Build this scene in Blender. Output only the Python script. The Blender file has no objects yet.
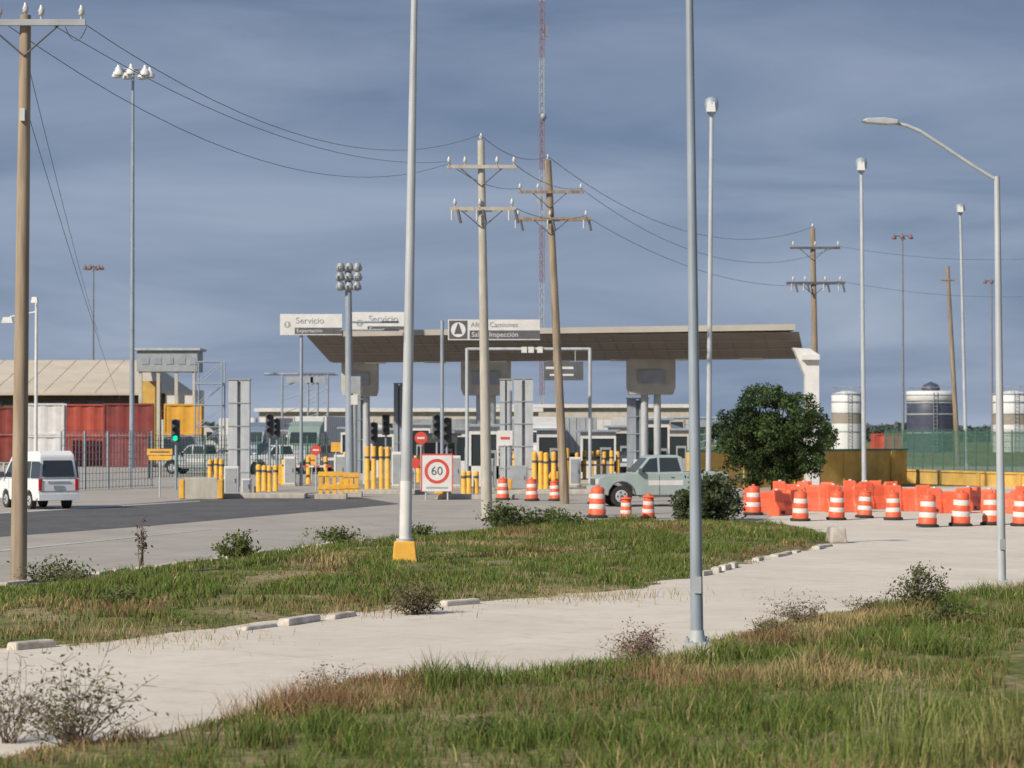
import bpy, math, random
import numpy as np
from mathutils import Vector, Matrix
random.seed(4); rng=np.random.default_rng(7)
F=2400.0; H=3.04; HY=430.0
def W(px,py):
    d=F*H/(py-HY); return ((px-512)*d/F, d)
def S(py): return (py-HY)/H
def Z(py,base): return H+(HY-py)/S(base)
scene=bpy.context.scene
COL=scene.collection
# ---------------------------------------------------------------- materials
MATS={}
def mat(name,col,rough=0.7,metal=0.0,var=0.18,scale=3.0,stretch=(1,1,1),bump=0.0,dirt=None,dirt_amt=0.0,spec=0.5,emit=None,es=0.0):
    if name in MATS: return MATS[name]
    m=bpy.data.materials.new(name); m.use_nodes=True
    nt=m.node_tree; N=nt.nodes; L=nt.links
    b=N['Principled BSDF']; b.inputs['Roughness'].default_value=rough; b.inputs['Metallic'].default_value=metal
    b.inputs['Specular IOR Level'].default_value=spec
    tc=N.new('ShaderNodeTexCoord'); mp=N.new('ShaderNodeMapping'); mp.inputs['Scale'].default_value=stretch
    L.new(tc.outputs['Object'],mp.inputs['Vector'])
    nz=N.new('ShaderNodeTexNoise'); nz.inputs['Scale'].default_value=scale; nz.inputs['Detail'].default_value=6
    L.new(mp.outputs[0],nz.inputs['Vector'])
    rp=N.new('ShaderNodeValToRGB')
    rp.color_ramp.elements[0].position=0.3; rp.color_ramp.elements[1].position=0.7
    rp.color_ramp.elements[0].color=(*[max(0,c*(1-var)) for c in col],1)
    rp.color_ramp.elements[1].color=(*[min(1,c*(1+var)) for c in col],1)
    L.new(nz.outputs['Fac'],rp.inputs['Fac']); out=rp.outputs['Color']
    if dirt:
        n2=N.new('ShaderNodeTexNoise'); n2.inputs['Scale'].default_value=scale*0.35; n2.inputs['Detail'].default_value=8; n2.inputs['Roughness'].default_value=0.7
        L.new(mp.outputs[0],n2.inputs['Vector'])
        r2=N.new('ShaderNodeValToRGB'); r2.color_ramp.elements[0].position=0.45; r2.color_ramp.elements[1].position=0.72
        r2.color_ramp.elements[1].color=(dirt_amt,dirt_amt,dirt_amt,1)
        L.new(n2.outputs['Fac'],r2.inputs['Fac'])
        mx=N.new('ShaderNodeMixRGB'); mx.inputs['Color2'].default_value=(*dirt,1)
        L.new(r2.outputs['Color'],mx.inputs['Fac']); L.new(out,mx.inputs['Color1']); out=mx.outputs['Color']
    L.new(out,b.inputs['Base Color'])
    if bump>0:
        bp=N.new('ShaderNodeBump'); bp.inputs['Strength'].default_value=bump; bp.inputs['Distance'].default_value=0.02
        L.new(nz.outputs['Fac'],bp.inputs['Height']); L.new(bp.outputs['Normal'],b.inputs['Normal'])
    if emit:
        b.inputs['Emission Color'].default_value=(*emit,1); b.inputs['Emission Strength'].default_value=es
    MATS[name]=m; return m
def attr_mat(name,rough=0.75,trans=0.25):
    m=bpy.data.materials.new(name); m.use_nodes=True; nt=m.node_tree; N=nt.nodes; L=nt.links
    b=N['Principled BSDF']; b.inputs['Roughness'].default_value=rough; b.inputs['Specular IOR Level'].default_value=0.2
    a=N.new('ShaderNodeAttribute'); a.attribute_name='Col'; L.new(a.outputs['Color'],b.inputs['Base Color'])
    tr=N.new('ShaderNodeBsdfTranslucent'); L.new(a.outputs['Color'],tr.inputs['Color'])
    mx=N.new('ShaderNodeMixShader'); mx.inputs[0].default_value=trans
    L.new(b.outputs[0],mx.inputs[1]); L.new(tr.outputs[0],mx.inputs[2]); L.new(mx.outputs[0],N['Material Output'].inputs[0])
    return m
M_galv=mat('galvanised_steel',(0.30,0.35,0.41),0.55,0.15,0.14,4,(1,1,0.3),dirt=(0.2,0.2,0.2),dirt_amt=0.4)
M_galvL=mat('galvanised_steel_light',(0.46,0.49,0.52),0.55,0.1,0.12,4,(1,1,0.3),dirt=(0.32,0.33,0.34),dirt_amt=0.4)
M_grey=mat('grey_painted_metal',(0.34,0.37,0.40),0.55,0.1,0.12,2,dirt=(0.2,0.19,0.17),dirt_amt=0.4)
M_dgrey=mat('dark_grey_metal',(0.10,0.105,0.12),0.6,0.1,0.2,3)
M_white=mat('white_paint',(0.68,0.68,0.68),0.5,0,0.06,2,dirt=(0.45,0.42,0.37),dirt_amt=0.5)
M_carwhite=mat('white_car_paint',(0.76,0.78,0.80),0.25,0,0.03,1)
M_cream=mat('cream_plaster',(0.52,0.49,0.43),0.8,0,0.1,2,dirt=(0.33,0.30,0.26),dirt_amt=0.5)
M_wood=mat('weathered_pole_wood',(0.27,0.215,0.16),0.9,0,0.35,9,(1,1,0.08),bump=0.4)
M_wood2=mat('pine_pole_wood',(0.31,0.245,0.18),0.9,0,0.3,9,(1,1,0.08),bump=0.4)
M_conc=mat('pole_concrete',(0.44,0.42,0.37),0.9,0,0.15,5,(1,1,0.3),bump=0.2,dirt=(0.3,0.27,0.22),dirt_amt=0.4)
M_kerb=mat('kerb_concrete',(0.56,0.52,0.46),0.9,0,0.2,6,bump=0.5,dirt=(0.28,0.23,0.17),dirt_amt=0.8)
M_yel=mat('yellow_paint',(0.78,0.42,0.05),0.6,0,0.14,3,dirt=(0.4,0.27,0.1),dirt_amt=0.5)
M_orange=mat('orange_plastic',(0.80,0.115,0.045),0.55,0,0.14,3,dirt=(0.60,0.24,0.15),dirt_amt=0.6)
M_ochre=mat('ochre_wall_paint',(0.60,0.37,0.09),0.85,0,0.2,1.2,dirt=(0.36,0.31,0.15),dirt_amt=0.85)
M_glass=mat('tinted_glass',(0.03,0.04,0.045),0.1,0,0.1,1,spec=0.8)
M_black=mat('black_rubber',(0.03,0.03,0.03),0.85,0,0.2,4)
M_red=mat('red_container_paint',(0.45,0.085,0.055),0.6,0,0.2,1.0,dirt=(0.25,0.09,0.06),dirt_amt=0.6)
M_dred=mat('maroon_container_paint',(0.24,0.045,0.04),0.65,0,0.25,1.0,dirt=(0.14,0.07,0.06),dirt_amt=0.6)
M_signred=mat('sign_red',(0.60,0.07,0.05),0.5,0,0.05)
M_navy=mat('navy_tank_paint',(0.06,0.07,0.11),0.5,0,0.2,1)
M_green=mat('green_fence_coating',(0.07,0.17,0.13),0.6,0,0.15,2)
M_gpaint=mat('pale_green_truck_paint',(0.33,0.41,0.40),0.35,0,0.08,2,dirt=(0.3,0.28,0.24),dirt_amt=0.35)
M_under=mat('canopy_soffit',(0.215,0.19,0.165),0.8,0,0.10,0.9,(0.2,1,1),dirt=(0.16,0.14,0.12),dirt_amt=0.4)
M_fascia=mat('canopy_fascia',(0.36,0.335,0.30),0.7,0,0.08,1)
M_roofm=mat('warehouse_roof_sheet',(0.55,0.49,0.40),0.8,0,0.08,0.3,dirt=(0.42,0.37,0.30),dirt_amt=0.5)
M_shade=mat('shaded_wall',(0.12,0.095,0.08),0.9,0,0.2,0.5)  # dark wall colour imitates the shade below the warehouse eave
M_twig=mat('twig_bark',(0.16,0.12,0.09),0.9,0,0.25,8)
M_bark=mat('tree_bark',(0.10,0.08,0.06),0.9,0,0.3,8,bump=0.5)
M_wire=mat('wire_grey',(0.12,0.13,0.15),0.7,0,0.1)
M_lred=mat('tail_light_red',(0.5,0.02,0.02),0.3,0,0.05)
M_lens=mat('lamp_lens',(0.70,0.72,0.72),0.2,0,0.05)
M_ins=mat('porcelain_insulator',(0.55,0.55,0.55),0.3,0,0.05)
M_go=mat('green_signal_lens',(0.0,0.5,0.3),0.3,0,0.0,emit=(0.0,0.9,0.5),es=1.2)
# ---------------------------------------------------------------- assembler
class A:
    def __init__(s,name,loc=(0,0,0),rz=0.0):
        s.name=name; s.loc=loc if len(loc)==3 else (loc[0],loc[1],0.0); s.rz=rz; s.parts={}; s.cur=None; s.part('body')
    def part(s,n):
        if n not in s.parts: s.parts[n]=dict(v=[],f=[],m=[],sm=[],mats=[],bevel=0)
        s.cur=s.parts[n]; return s
    def add(s,vs,fs,m,smooth=False):
        c=s.cur; o=len(c['v']); c['v']+= [tuple(v) for v in vs]
        if m not in c['mats']: c['mats'].append(m)
        mi=c['mats'].index(m)
        for f in fs: c['f'].append(tuple(i+o for i in f)); c['m'].append(mi); c['sm'].append(smooth)
    def box(s,c,size,m,rz=0,taper=1.0,ry=0):
        hx,hy,hz=size[0]/2,size[1]/2,size[2]/2
        vs=[]
        R=Matrix.Rotation(rz,3,'Z')@Matrix.Rotation(ry,3,'Y')
        for sz in(-1,1):
            t=taper if sz>0 else 1
            for sx,sy in((-1,-1),(1,-1),(1,1),(-1,1)):
                vs.append(R@Vector((sx*hx*t,sy*hy*t,sz*hz))+Vector(c))
        s.add(vs,[(3,2,1,0),(4,5,6,7),(0,1,5,4),(1,2,6,5),(2,3,7,6),(3,0,4,7)],m)
    def cyl(s,p0,p1,r0,r1,m,n=12,caps=True):
        p0=Vector(p0);p1=Vector(p1); a=(p1-p0).normalized()
        u=a.orthogonal().normalized(); w=a.cross(u)
        vs=[]
        for p,r in((p0,r0),(p1,r1)):
            for i in range(n):
                t=2*math.pi*i/n; vs.append(p+u*math.cos(t)*r+w*math.sin(t)*r)
        s.add(vs,[(i,(i+1)%n,n+(i+1)%n,n+i) for i in range(n)],m,True)
        if caps:
            s.add(vs[:n],[tuple(range(n-1,-1,-1))],m); s.add(vs[n:],[tuple(range(n))],m)
    def lathe(s,c,prof,m,n=20):
        vs=[]
        for r,z in prof:
            for i in range(n):
                t=2*math.pi*i/n; vs.append((c[0]+r*math.cos(t),c[1]+r*math.sin(t),c[2]+z))
        fs=[]
        for k in range(len(prof)-1):
            for i in range(n): fs.append((k*n+i,k*n+(i+1)%n,(k+1)*n+(i+1)%n,(k+1)*n+i))
        s.add(vs,fs,m,True); s.add(vs[-n:],[tuple(range(n))],m)
    def prism(s,poly,y0,y1,m):
        n=len(poly); vs=[(x,y0,z) for x,z in poly]+[(x,y1,z) for x,z in poly]
        s.add(vs,[tuple(range(n)),tuple(range(2*n-1,n-1,-1))]+[((i+1)%n,i,n+i,n+(i+1)%n) for i in range(n)],m)
    def bev(s,w): s.cur['bevel']=w
    def build(s):
        ps={k:p for k,p in s.parts.items() if p['f']}
        single=len(ps)==1; root=None
        if not single:
            root=bpy.data.objects.new(s.name,None); COL.objects.link(root); root.location=s.loc; root.rotation_euler=(0,0,s.rz)
        for k,p in ps.items():
            me=bpy.data.meshes.new(s.name+'_'+k); me.from_pydata(p['v'],[],p['f'])
            for m in p['mats']: me.materials.append(m)
            me.polygons.foreach_set('material_index',p['m']); me.polygons.foreach_set('use_smooth',p['sm']); me.update()
            ob=bpy.data.objects.new(s.name if single else k,me); COL.objects.link(ob)
            if p['bevel']:
                bm=ob.modifiers.new('bevel','BEVEL'); bm.width=p['bevel']; bm.segments=2; bm.limit_method='ANGLE'; bm.angle_limit=0.6
            if single: ob.location=s.loc; ob.rotation_euler=(0,0,s.rz); root=ob
            else: ob.parent=root
        s.root=root; return root
    def text(s,body,x,y,z,size,m,name='lettering',align='LEFT'):
        c=bpy.data.curves.new(name,'FONT'); c.body=body; c.size=size; c.extrude=0.004; c.align_x=align; c.align_y='CENTER'
        c.materials.append(m); o=bpy.data.objects.new(name,c); COL.objects.link(o); o.parent=s.root
        o.location=(x,y,z); o.rotation_euler=(math.pi/2,0,0)
# ---------------------------------------------------------------- numpy noise
def vnoise(x,y,seed=0):
    xi=np.floor(x).astype(np.int64); yi=np.floor(y).astype(np.int64); fx=x-xi; fy=y-yi
    fx=fx*fx*(3-2*fx); fy=fy*fy*(3-2*fy)
    def h(a,b):
        n=(a*374761393+b*668265263+seed*974634777)&0xffffffff
        n=((n^(n>>13))*1274126177)&0xffffffff
        return ((n^(n>>16))&0xffff)/65535.0
    return (h(xi,yi)*(1-fx)+h(xi+1,yi)*fx)*(1-fy)+(h(xi,yi+1)*(1-fx)+h(xi+1,yi+1)*fx)*fy
def fbm(x,y,seed=0,o=4):
    t=0;a=0.5;s=0
    for k in range(o):
        t=t+a*vnoise(x*2**k,y*2**k,seed+k); s+=a; a*=0.5
    return t/s
def sdist(x,y,poly):
    P=np.array(poly); n=len(P); dmin=np.full(x.shape,1e9); ins=np.zeros(x.shape,bool)
    for i in range(n):
        ax,ay=P[i]; bx,by=P[(i+1)%n]; ex,ey=bx-ax,by-ay
        t=np.clip(((x-ax)*ex+(y-ay)*ey)/(ex*ex+ey*ey+1e-12),0,1)
        dmin=np.minimum(dmin,np.hypot(x-ax-t*ex,y-ay-t*ey))
        c=((ay>y)!=(by>y))
        with np.errstate(divide='ignore',invalid='ignore'):
            xi=(bx-ax)*(y-ay)/(by-ay+1e-12)+ax
        ins^=(c&(x<xi))
    return np.where(ins,dmin,-dmin)
near_poly=[W(p[0],p[1]) for p in [(-300,800),(0,748),(120,738),(250,712),(330,686),(440,678),(540,672),(610,661),(690,648),(750,625),(850,610),(930,598),(1024,591),(1250,571),(1700,561)]]+[(40,10),(-15,10)]
isl_poly=[W(*p) for p in [(-500,672),(0,650),(150,639),(240,628),(400,607),(520,600),(640,589),(715,573),(770,558),(825,547),(846,540),(825,530),(760,523),(640,522),(560,522),(480,530),(380,540),(240,558),(120,573),(0,587),(-500,646)]]
dirt_poly=[W(*p) for p in [(985,668),(1060,640),(1200,640),(1200,720),(1000,716)]]
def gz(x,y):
    x=np.asarray(x,float); y=np.asarray(y,float)
    j=(fbm(x*1.3,y*1.3,11)-0.5)*1.1
    sd=np.maximum(sdist(x,y,near_poly),sdist(x,y,isl_poly))+j
    t=np.clip(sd/0.6,0,1); t=t*t*(3-2*t)
    hill=np.clip(sd/3,0,1)*0.05
    return -0.035+t*(0.075+hill+(fbm(x*0.8,y*0.8,5)-0.4)*0.13)
xs=np.concatenate([-np.geomspace(3500,22,26),np.arange(-21.5,25,0.3),np.geomspace(25.5,3500,26)])
ys=np.concatenate([[-200,-60,-10,4],np.arange(12,100,0.3),np.geomspace(101,4500,30)])
X,Y=np.meshgrid(xs,ys); Zg=gz(X,Y)
nx,ny=len(xs),len(ys)
V=np.stack([X.ravel(),Y.ravel(),Zg.ravel()],1)
idx=np.arange(nx*ny).reshape(ny,nx)
Fc=np.stack([idx[:-1,:-1],idx[:-1,1:],idx[1:,1:],idx[1:,:-1]],-1).reshape(-1,4)
me=bpy.data.meshes.new('ground'); me.from_pydata(V.tolist(),[],Fc.tolist()); me.polygons.foreach_set('use_smooth',[True]*len(me.polygons))
ground=bpy.data.objects.new('ground',me); COL.objects.link(ground)
gm=bpy.data.materials.new('soil_and_thatch'); gm.use_nodes=True; nt=gm.node_tree; N=nt.nodes; L=nt.links
b=N['Principled BSDF']; b.inputs['Roughness'].default_value=0.95; b.inputs['Specular IOR Level'].default_value=0.1
tc=N.new('ShaderNodeTexCoord')
n1=N.new('ShaderNodeTexNoise'); n1.inputs['Scale'].default_value=0.5; n1.inputs['Detail'].default_value=8
n2=N.new('ShaderNodeTexNoise'); n2.inputs['Scale'].default_value=7; n2.inputs['Detail'].default_value=8
L.new(tc.outputs['Object'],n1.inputs['Vector']); L.new(tc.outputs['Object'],n2.inputs['Vector'])
r1=N.new('ShaderNodeValToRGB'); e=r1.color_ramp.elements; e[0].position=0.40; e[0].color=(0.125,0.145,0.045,1); e[1].position=0.66; e[1].color=(0.33,0.26,0.16,1)
L.new(n1.outputs['Fac'],r1.inputs['Fac'])
r2=N.new('ShaderNodeValToRGB'); r2.color_ramp.elements[0].position=0.3; r2.color_ramp.elements[1].position=0.7; r2.color_ramp.elements[0].color=(0.6,0.6,0.6,1); r2.color_ramp.elements[1].color=(1.2,1.2,1.2,1)
L.new(n2.outputs['Fac'],r2.inputs['Fac'])
mx=N.new('ShaderNodeMixRGB'); mx.blend_type='MULTIPLY'; mx.inputs['Fac'].default_value=1
L.new(r1.outputs[0],mx.inputs[1]); L.new(r2.outputs[0],mx.inputs[2]); L.new(mx.outputs[0],b.inputs['Base Color'])
bp=N.new('ShaderNodeBump'); bp.inputs['Strength'].default_value=0.8; bp.inputs['Distance'].default_value=0.05
L.new(n2.outputs['Fac'],bp.inputs['Height']); L.new(bp.outputs[0],b.inputs['Normal'])
me.materials.append(gm)
def pave_mat(name,c1,c2,joint,scale=0.22,rot=0.0,stain=(0.3,0.26,0.2),sa=0.5,jc=(0.72,0.69,0.64)):
    m=bpy.data.materials.new(name); m.use_nodes=True; nt=m.node_tree; N=nt.nodes; L=nt.links
    b=N['Principled BSDF']; b.inputs['Roughness'].default_value=0.9; b.inputs['Specular IOR Level'].default_value=0.2
    tc=N.new('ShaderNodeTexCoord'); mp=N.new('ShaderNodeMapping'); mp.inputs['Rotation'].default_value=(0,0,rot); L.new(tc.outputs['Object'],mp.inputs['Vector'])
    n1=N.new('ShaderNodeTexNoise'); n1.inputs['Scale'].default_value=0.35; n1.inputs['Detail'].default_value=10; n1.inputs['Roughness'].default_value=0.65; L.new(mp.outputs[0],n1.inputs['Vector'])
    r=N.new('ShaderNodeValToRGB'); r.color_ramp.elements[0].position=0.32; r.color_ramp.elements[1].position=0.68; r.color_ramp.elements[0].color=(*c1,1); r.color_ramp.elements[1].color=(*c2,1); L.new(n1.outputs['Fac'],r.inputs['Fac'])
    n2=N.new('ShaderNodeTexNoise'); n2.inputs['Scale'].default_value=1.6; n2.inputs['Detail'].default_value=10; n2.inputs['Roughness'].default_value=0.8; L.new(mp.outputs[0],n2.inputs['Vector'])
    rr=N.new('ShaderNodeValToRGB'); rr.color_ramp.elements[0].position=0.48; rr.color_ramp.elements[1].position=0.75; rr.color_ramp.elements[1].color=(sa,sa,sa,1); L.new(n2.outputs['Fac'],rr.inputs['Fac'])
    mx=N.new('ShaderNodeMixRGB'); mx.inputs[2].default_value=(*stain,1); L.new(rr.outputs[0],mx.inputs[0]); L.new(r.outputs[0],mx.inputs[1])
    out=mx.outputs[0]
    if joint:
        bk=N.new('ShaderNodeTexBrick'); bk.inputs['Scale'].default_value=scale; bk.inputs['Mortar Size'].default_value=0.005; bk.inputs['Mortar Smooth'].default_value=0.6; bk.inputs['Color1'].default_value=(1,1,1,1); bk.inputs['Color2'].default_value=(0.95,0.95,0.94,1); bk.inputs['Mortar'].default_value=(*jc,1); bk.offset=0.0; bk.inputs['Row Height'].default_value=0.9; bk.inputs['Brick Width'].default_value=1.0
        L.new(mp.outputs[0],bk.inputs['Vector'])
        m2=N.new('ShaderNodeMixRGB'); m2.blend_type='MULTIPLY'; m2.inputs[0].default_value=1; L.new(out,m2.inputs[1]); L.new(bk.outputs['Color'],m2.inputs[2]); out=m2.outputs[0]
    L.new(out,b.inputs['Base Color'])
    bp=N.new('ShaderNodeBump'); bp.inputs['Strength'].default_value=0.4; bp.inputs['Distance'].default_value=0.015; L.new(n2.outputs['Fac'],bp.inputs['Height']); L.new(bp.outputs[0],b.inputs['Normal'])
    return m
def sheet(name,pts,z,m):
    me=bpy.data.meshes.new(name); me.from_pydata([(x,y,z) for x,y in pts],[],[tuple(range(len(pts)))]); me.materials.append(m)
    me.update()
    if me.polygons[0].normal.z<0: me.flip_normals()
    o=bpy.data.objects.new(name,me); COL.objects.link(o); return o
PM1=pave_mat('light_concrete_paving',(0.585,0.535,0.465),(0.69,0.64,0.565),True,0.25,0.75,stain=(0.45,0.38,0.29),sa=0.65,jc=(0.8,0.76,0.7))
PM2=pave_mat('plaza_concrete',(0.33,0.315,0.29),(0.43,0.405,0.37),True,0.2,0.2)
PM3=pave_mat('asphalt',(0.085,0.088,0.095),(0.13,0.132,0.135),False,stain=(0.22,0.21,0.20),sa=0.6)
sheet('concrete_road',[(-70,9),(70,9),(120,150),(W(860,487)),(W(835,500)),(W(770,512)),(-70,100)],0.0,PM1)
sheet('plaza_pavement',[W(-400,690),W(0,618),W(240,593),W(480,558),W(640,545),W(760,532),W(765,520),W(790,505),W(880,478),(60,200),(-120,200)],0.004,PM2)
sheet('asphalt_road',[W(-300,575),W(0,537),W(150,526),W(300,513),W(400,504),W(340,494),W(200,499),W(0,514),W(-300,532)],0.008,PM3)
mk=mat('road_marking_paint',(0.5,0.5,0.47),0.8,0,0.2,6,dirt=(0.33,0.32,0.30),dirt_amt=1.0)
sheet('road_marking',[W(-100,562),W(210,530),W(212,529.3),W(-100,560)],0.012,mk)
sheet('road_marking',[W(-100,520),W(200,501.5),W(200,500.9),W(-100,518.5)],0.012,mk)
def kerb(name,pts,w=0.22,h=0.12,gap=0.25):
    a=A(name)
    for (p,q) in zip(pts[:-1],pts[1:]):
        p=Vector(W(*p));q=Vector(W(*q)); n=max(1,int((q-p).length/0.9)); d=(q-p)/n
        ang=math.atan2(d.y,d.x)
        for i in range(n):
            if random.random()<gap: continue
            c=p+d*(i+0.5)
            hh=h*random.uniform(0.6,1.15)
            a.box((c.x+random.uniform(-.06,.06),c.y+random.uniform(-.08,.08),hh/2-0.02),(d.length*random.uniform(.6,.97),w*random.uniform(.8,1.1),hh),M_kerb,rz=ang+random.uniform(-.12,.12),taper=random.uniform(.85,.97))
    a.bev(0.03); a.build()
kerb('kerb',[(-120,660),(0,650),(60,645)],gap=0.2)
kerb('kerb',[(235,631),(320,620),(400,609),(520,600),(570,595)],gap=0.2)
kerb('kerb',[(690,579),(770,557),(830,546)],gap=0.3)
kerb('kerb',[(0,586),(240,557),(380,539)],h=0.10,gap=0.1)
a=A('concrete_block',W(836,543)); a.box((0,0,0.22),(0.5,0.4,0.44),M_kerb,0.3,0.85); a.bev(0.05); a.build()
# ---------------------------------------------------------------- grass
GM=attr_mat('grass_blades',0.8,0.35)
def blades(name,x,y,z,h,w,col,lean=0.35,mt=GM):
    n=len(x); th=rng.uniform(0,2*np.pi,n); la=rng.uniform(0,2*np.pi,n); l=rng.uniform(0.05,lean,n)*h
    dx=np.cos(th)*w/2; dy=np.sin(th)*w/2; lx=np.cos(la)*l; ly=np.sin(la)*l
    V=np.zeros((n,5,3))
    V[:,0]=np.stack([x-dx,y-dy,z-0.02],1); V[:,1]=np.stack([x+dx,y+dy,z-0.02],1)
    V[:,2]=np.stack([x-dx*.8+lx*.35,y-dy*.8+ly*.35,z+h*.55],1); V[:,3]=np.stack([x+dx*.8+lx*.35,y+dy*.8+ly*.35,z+h*.55],1)
    V[:,4]=np.stack([x+lx,y+ly,z+h],1)
    me=bpy.data.meshes.new(name); me.vertices.add(n*5); me.vertices.foreach_set('co',V.ravel())
    o=np.arange(n)[:,None]*5
    tri=np.concatenate([o+0,o+1,o+3,o+0,o+3,o+2,o+2,o+3,o+4],1).ravel()
    me.loops.add(n*9); me.loops.foreach_set('vertex_index',tri.astype(np.int32))
    me.polygons.add(n*3); me.polygons.foreach_set('loop_start',np.arange(0,n*9,3,dtype=np.int32))
    me.update(calc_edges=True)
    ca=me.color_attributes.new('Col','FLOAT_COLOR','POINT')
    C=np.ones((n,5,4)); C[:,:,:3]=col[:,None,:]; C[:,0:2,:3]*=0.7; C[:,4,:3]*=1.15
    ca.data.foreach_set('color',C.ravel()); me.materials.append(mt)
    ob=bpy.data.objects.new(name,me); COL.objects.link(ob); return ob
G1=np.array([0.105,0.170,0.035]); G2=np.array([0.20,0.255,0.065]); D1=np.array([0.46,0.36,0.18]); D2=np.array([0.30,0.185,0.10])
def gcol(x,y,dryb):
    n=len(x); c=fbm(x*0.5,y*0.35,21); c2=fbm(x*0.8,y*0.5,33)
    t=rng.random((n,1)); base=G1*(1-t)+G2*t
    dry=np.where((c2+rng.normal(0,.08,n))[:,None]>0.5,D1,D2)
    f=np.clip((c-0.53+dryb)*6,0,1)*0.75+0.10; pick=rng.random(n)<f
    col=np.where(pick[:,None],dry,base)*rng.uniform(0.65,1.3,(n,1))
    return col
def scatter(poly,n,xr,yr):
    x=rng.uniform(*xr,n); y=rng.uniform(*yr,n)
    j=(fbm(x*1.3,y*1.3,11)-0.5)*1.1
    sd=sdist(x,y,poly)+j; return x,y,sd
x,y,sd=scatter(near_poly,500000,(-9,17),(19,55))
dd=sdist(x,y,dirt_poly)+(fbm(x*2,y*2,50)-.5)*1.2
keep=(sd>0.1)&(dd<0)&(np.abs(x)<y*0.2133+2.2)&(rng.random(len(x))<np.clip((fbm(x*2.1,y*1.6,3)-0.30)*4.2,0.14,1))
x,y,sd=x[keep],y[keep],sd[keep]
hh=(0.035+0.46*fbm(x*1.1,y*0.8,9)**2.5)*rng.uniform(0.5,1.5,len(x))*np.clip(sd/0.8,0.35,1)
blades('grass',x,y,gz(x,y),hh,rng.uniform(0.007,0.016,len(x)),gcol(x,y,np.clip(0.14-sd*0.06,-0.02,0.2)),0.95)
x,y,sd=scatter(isl_poly,460000,(-20,13),(28,92))
keep=(sd>0.1)&(np.abs(x)<y*0.2133+2.5)&(rng.random(len(x))<np.clip((fbm(x*1.4,y*0.9,4)-0.28)*3.6,0.1,1))
x,y,sd=x[keep],y[keep],sd[keep]
south=sdist(x,y-2.6,isl_poly)<0
hh=(0.03+0.36*fbm(x*0.8,y*0.5,8)**2.4)*rng.uniform(0.5,1.5,len(x))*np.clip(sd/0.8,0.35,1)
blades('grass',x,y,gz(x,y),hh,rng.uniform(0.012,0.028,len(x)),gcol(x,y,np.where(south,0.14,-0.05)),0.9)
def stalks(name,px,py,n,rad,h,col,wd=(0.007,0.014),ln=.6):
    cx,cy=W(px,py); x=cx+rng.normal(0,rad,n); y=cy+rng.normal(0,rad*0.8,n)
    c=np.array(col)*rng.uniform(0.7,1.3,(n,1)); blades(name,x,y,gz(x,y),h*rng.uniform(0.3,1.1,n),rng.uniform(*wd,n),c,ln)
stalks('tall_grass',905,790,190,0.28,0.85,(0.27,0.31,0.09))
stalks('tall_grass',1005,775,210,0.3,0.8,(0.34,0.33,0.13))
stalks('tall_grass',800,810,90,0.3,0.6,(0.18,0.24,0.06))
stalks('tall_grass',890,740,40,0.2,0.75,(0.52,0.47,0.28),(.006,.010),.3)
stalks('dry_grass_clump',300,716,900,0.36,0.36,(0.34,0.21,0.12),(.005,.01),.9)
stalks('dry_grass_clump',370,710,500,0.45,0.24,(0.32,0.22,0.12),(.005,.01),.9)
stalks('dry_grass_clump',560,715,600,0.9,0.24,(0.31,0.22,0.12),(.005,.01),.9)
stalks('dry_grass_clump',740,690,600,1.0,0.24,(0.38,0.30,0.15),(.005,.01),.9)
stalks('dry_grass_clump',110,640,700,1.1,0.2,(0.42,0.33,0.17),(.008,.014),.9)
stalks('dry_grass_clump',560,597,700,1.1,0.22,(0.40,0.32,0.16),(.008,.016),.9)
stalks('dry_grass_clump',330,612,600,1.0,0.2,(0.38,0.27,0.15),(.008,.016),.9)
# ---------------------------------------------------------------- shrubs and tree
LM=attr_mat('leaves',0.6,0.3)
def leafmesh(name,P,size,col):
    n=len(P); a=rng.normal(size=(n,3)); a/=np.linalg.norm(a,axis=1)[:,None]
    b=rng.normal(size=(n,3)); b-=a*(a*b).sum(1)[:,None]; b/=np.linalg.norm(b,axis=1)[:,None]
    s=(size*rng.uniform(0.6,1.4,n))[:,None]
    V=np.stack([P-a*s,P+b*s*.45,P+a*s,P-b*s*.45],1)
    me=bpy.data.meshes.new(name); me.from_pydata(V.reshape(-1,3).tolist(),[],np.arange(n*4).reshape(n,4).tolist())
    ca=me.color_attributes.new('Col','FLOAT_COLOR','POINT'); C=np.ones((n,4,4)); C[:,:,:3]=col[:,None,:]
    ca.data.foreach_set('color',C.ravel()); me.materials.append(LM)
    ob=bpy.data.objects.new(name,me); COL.objects.link(ob); return ob
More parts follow.
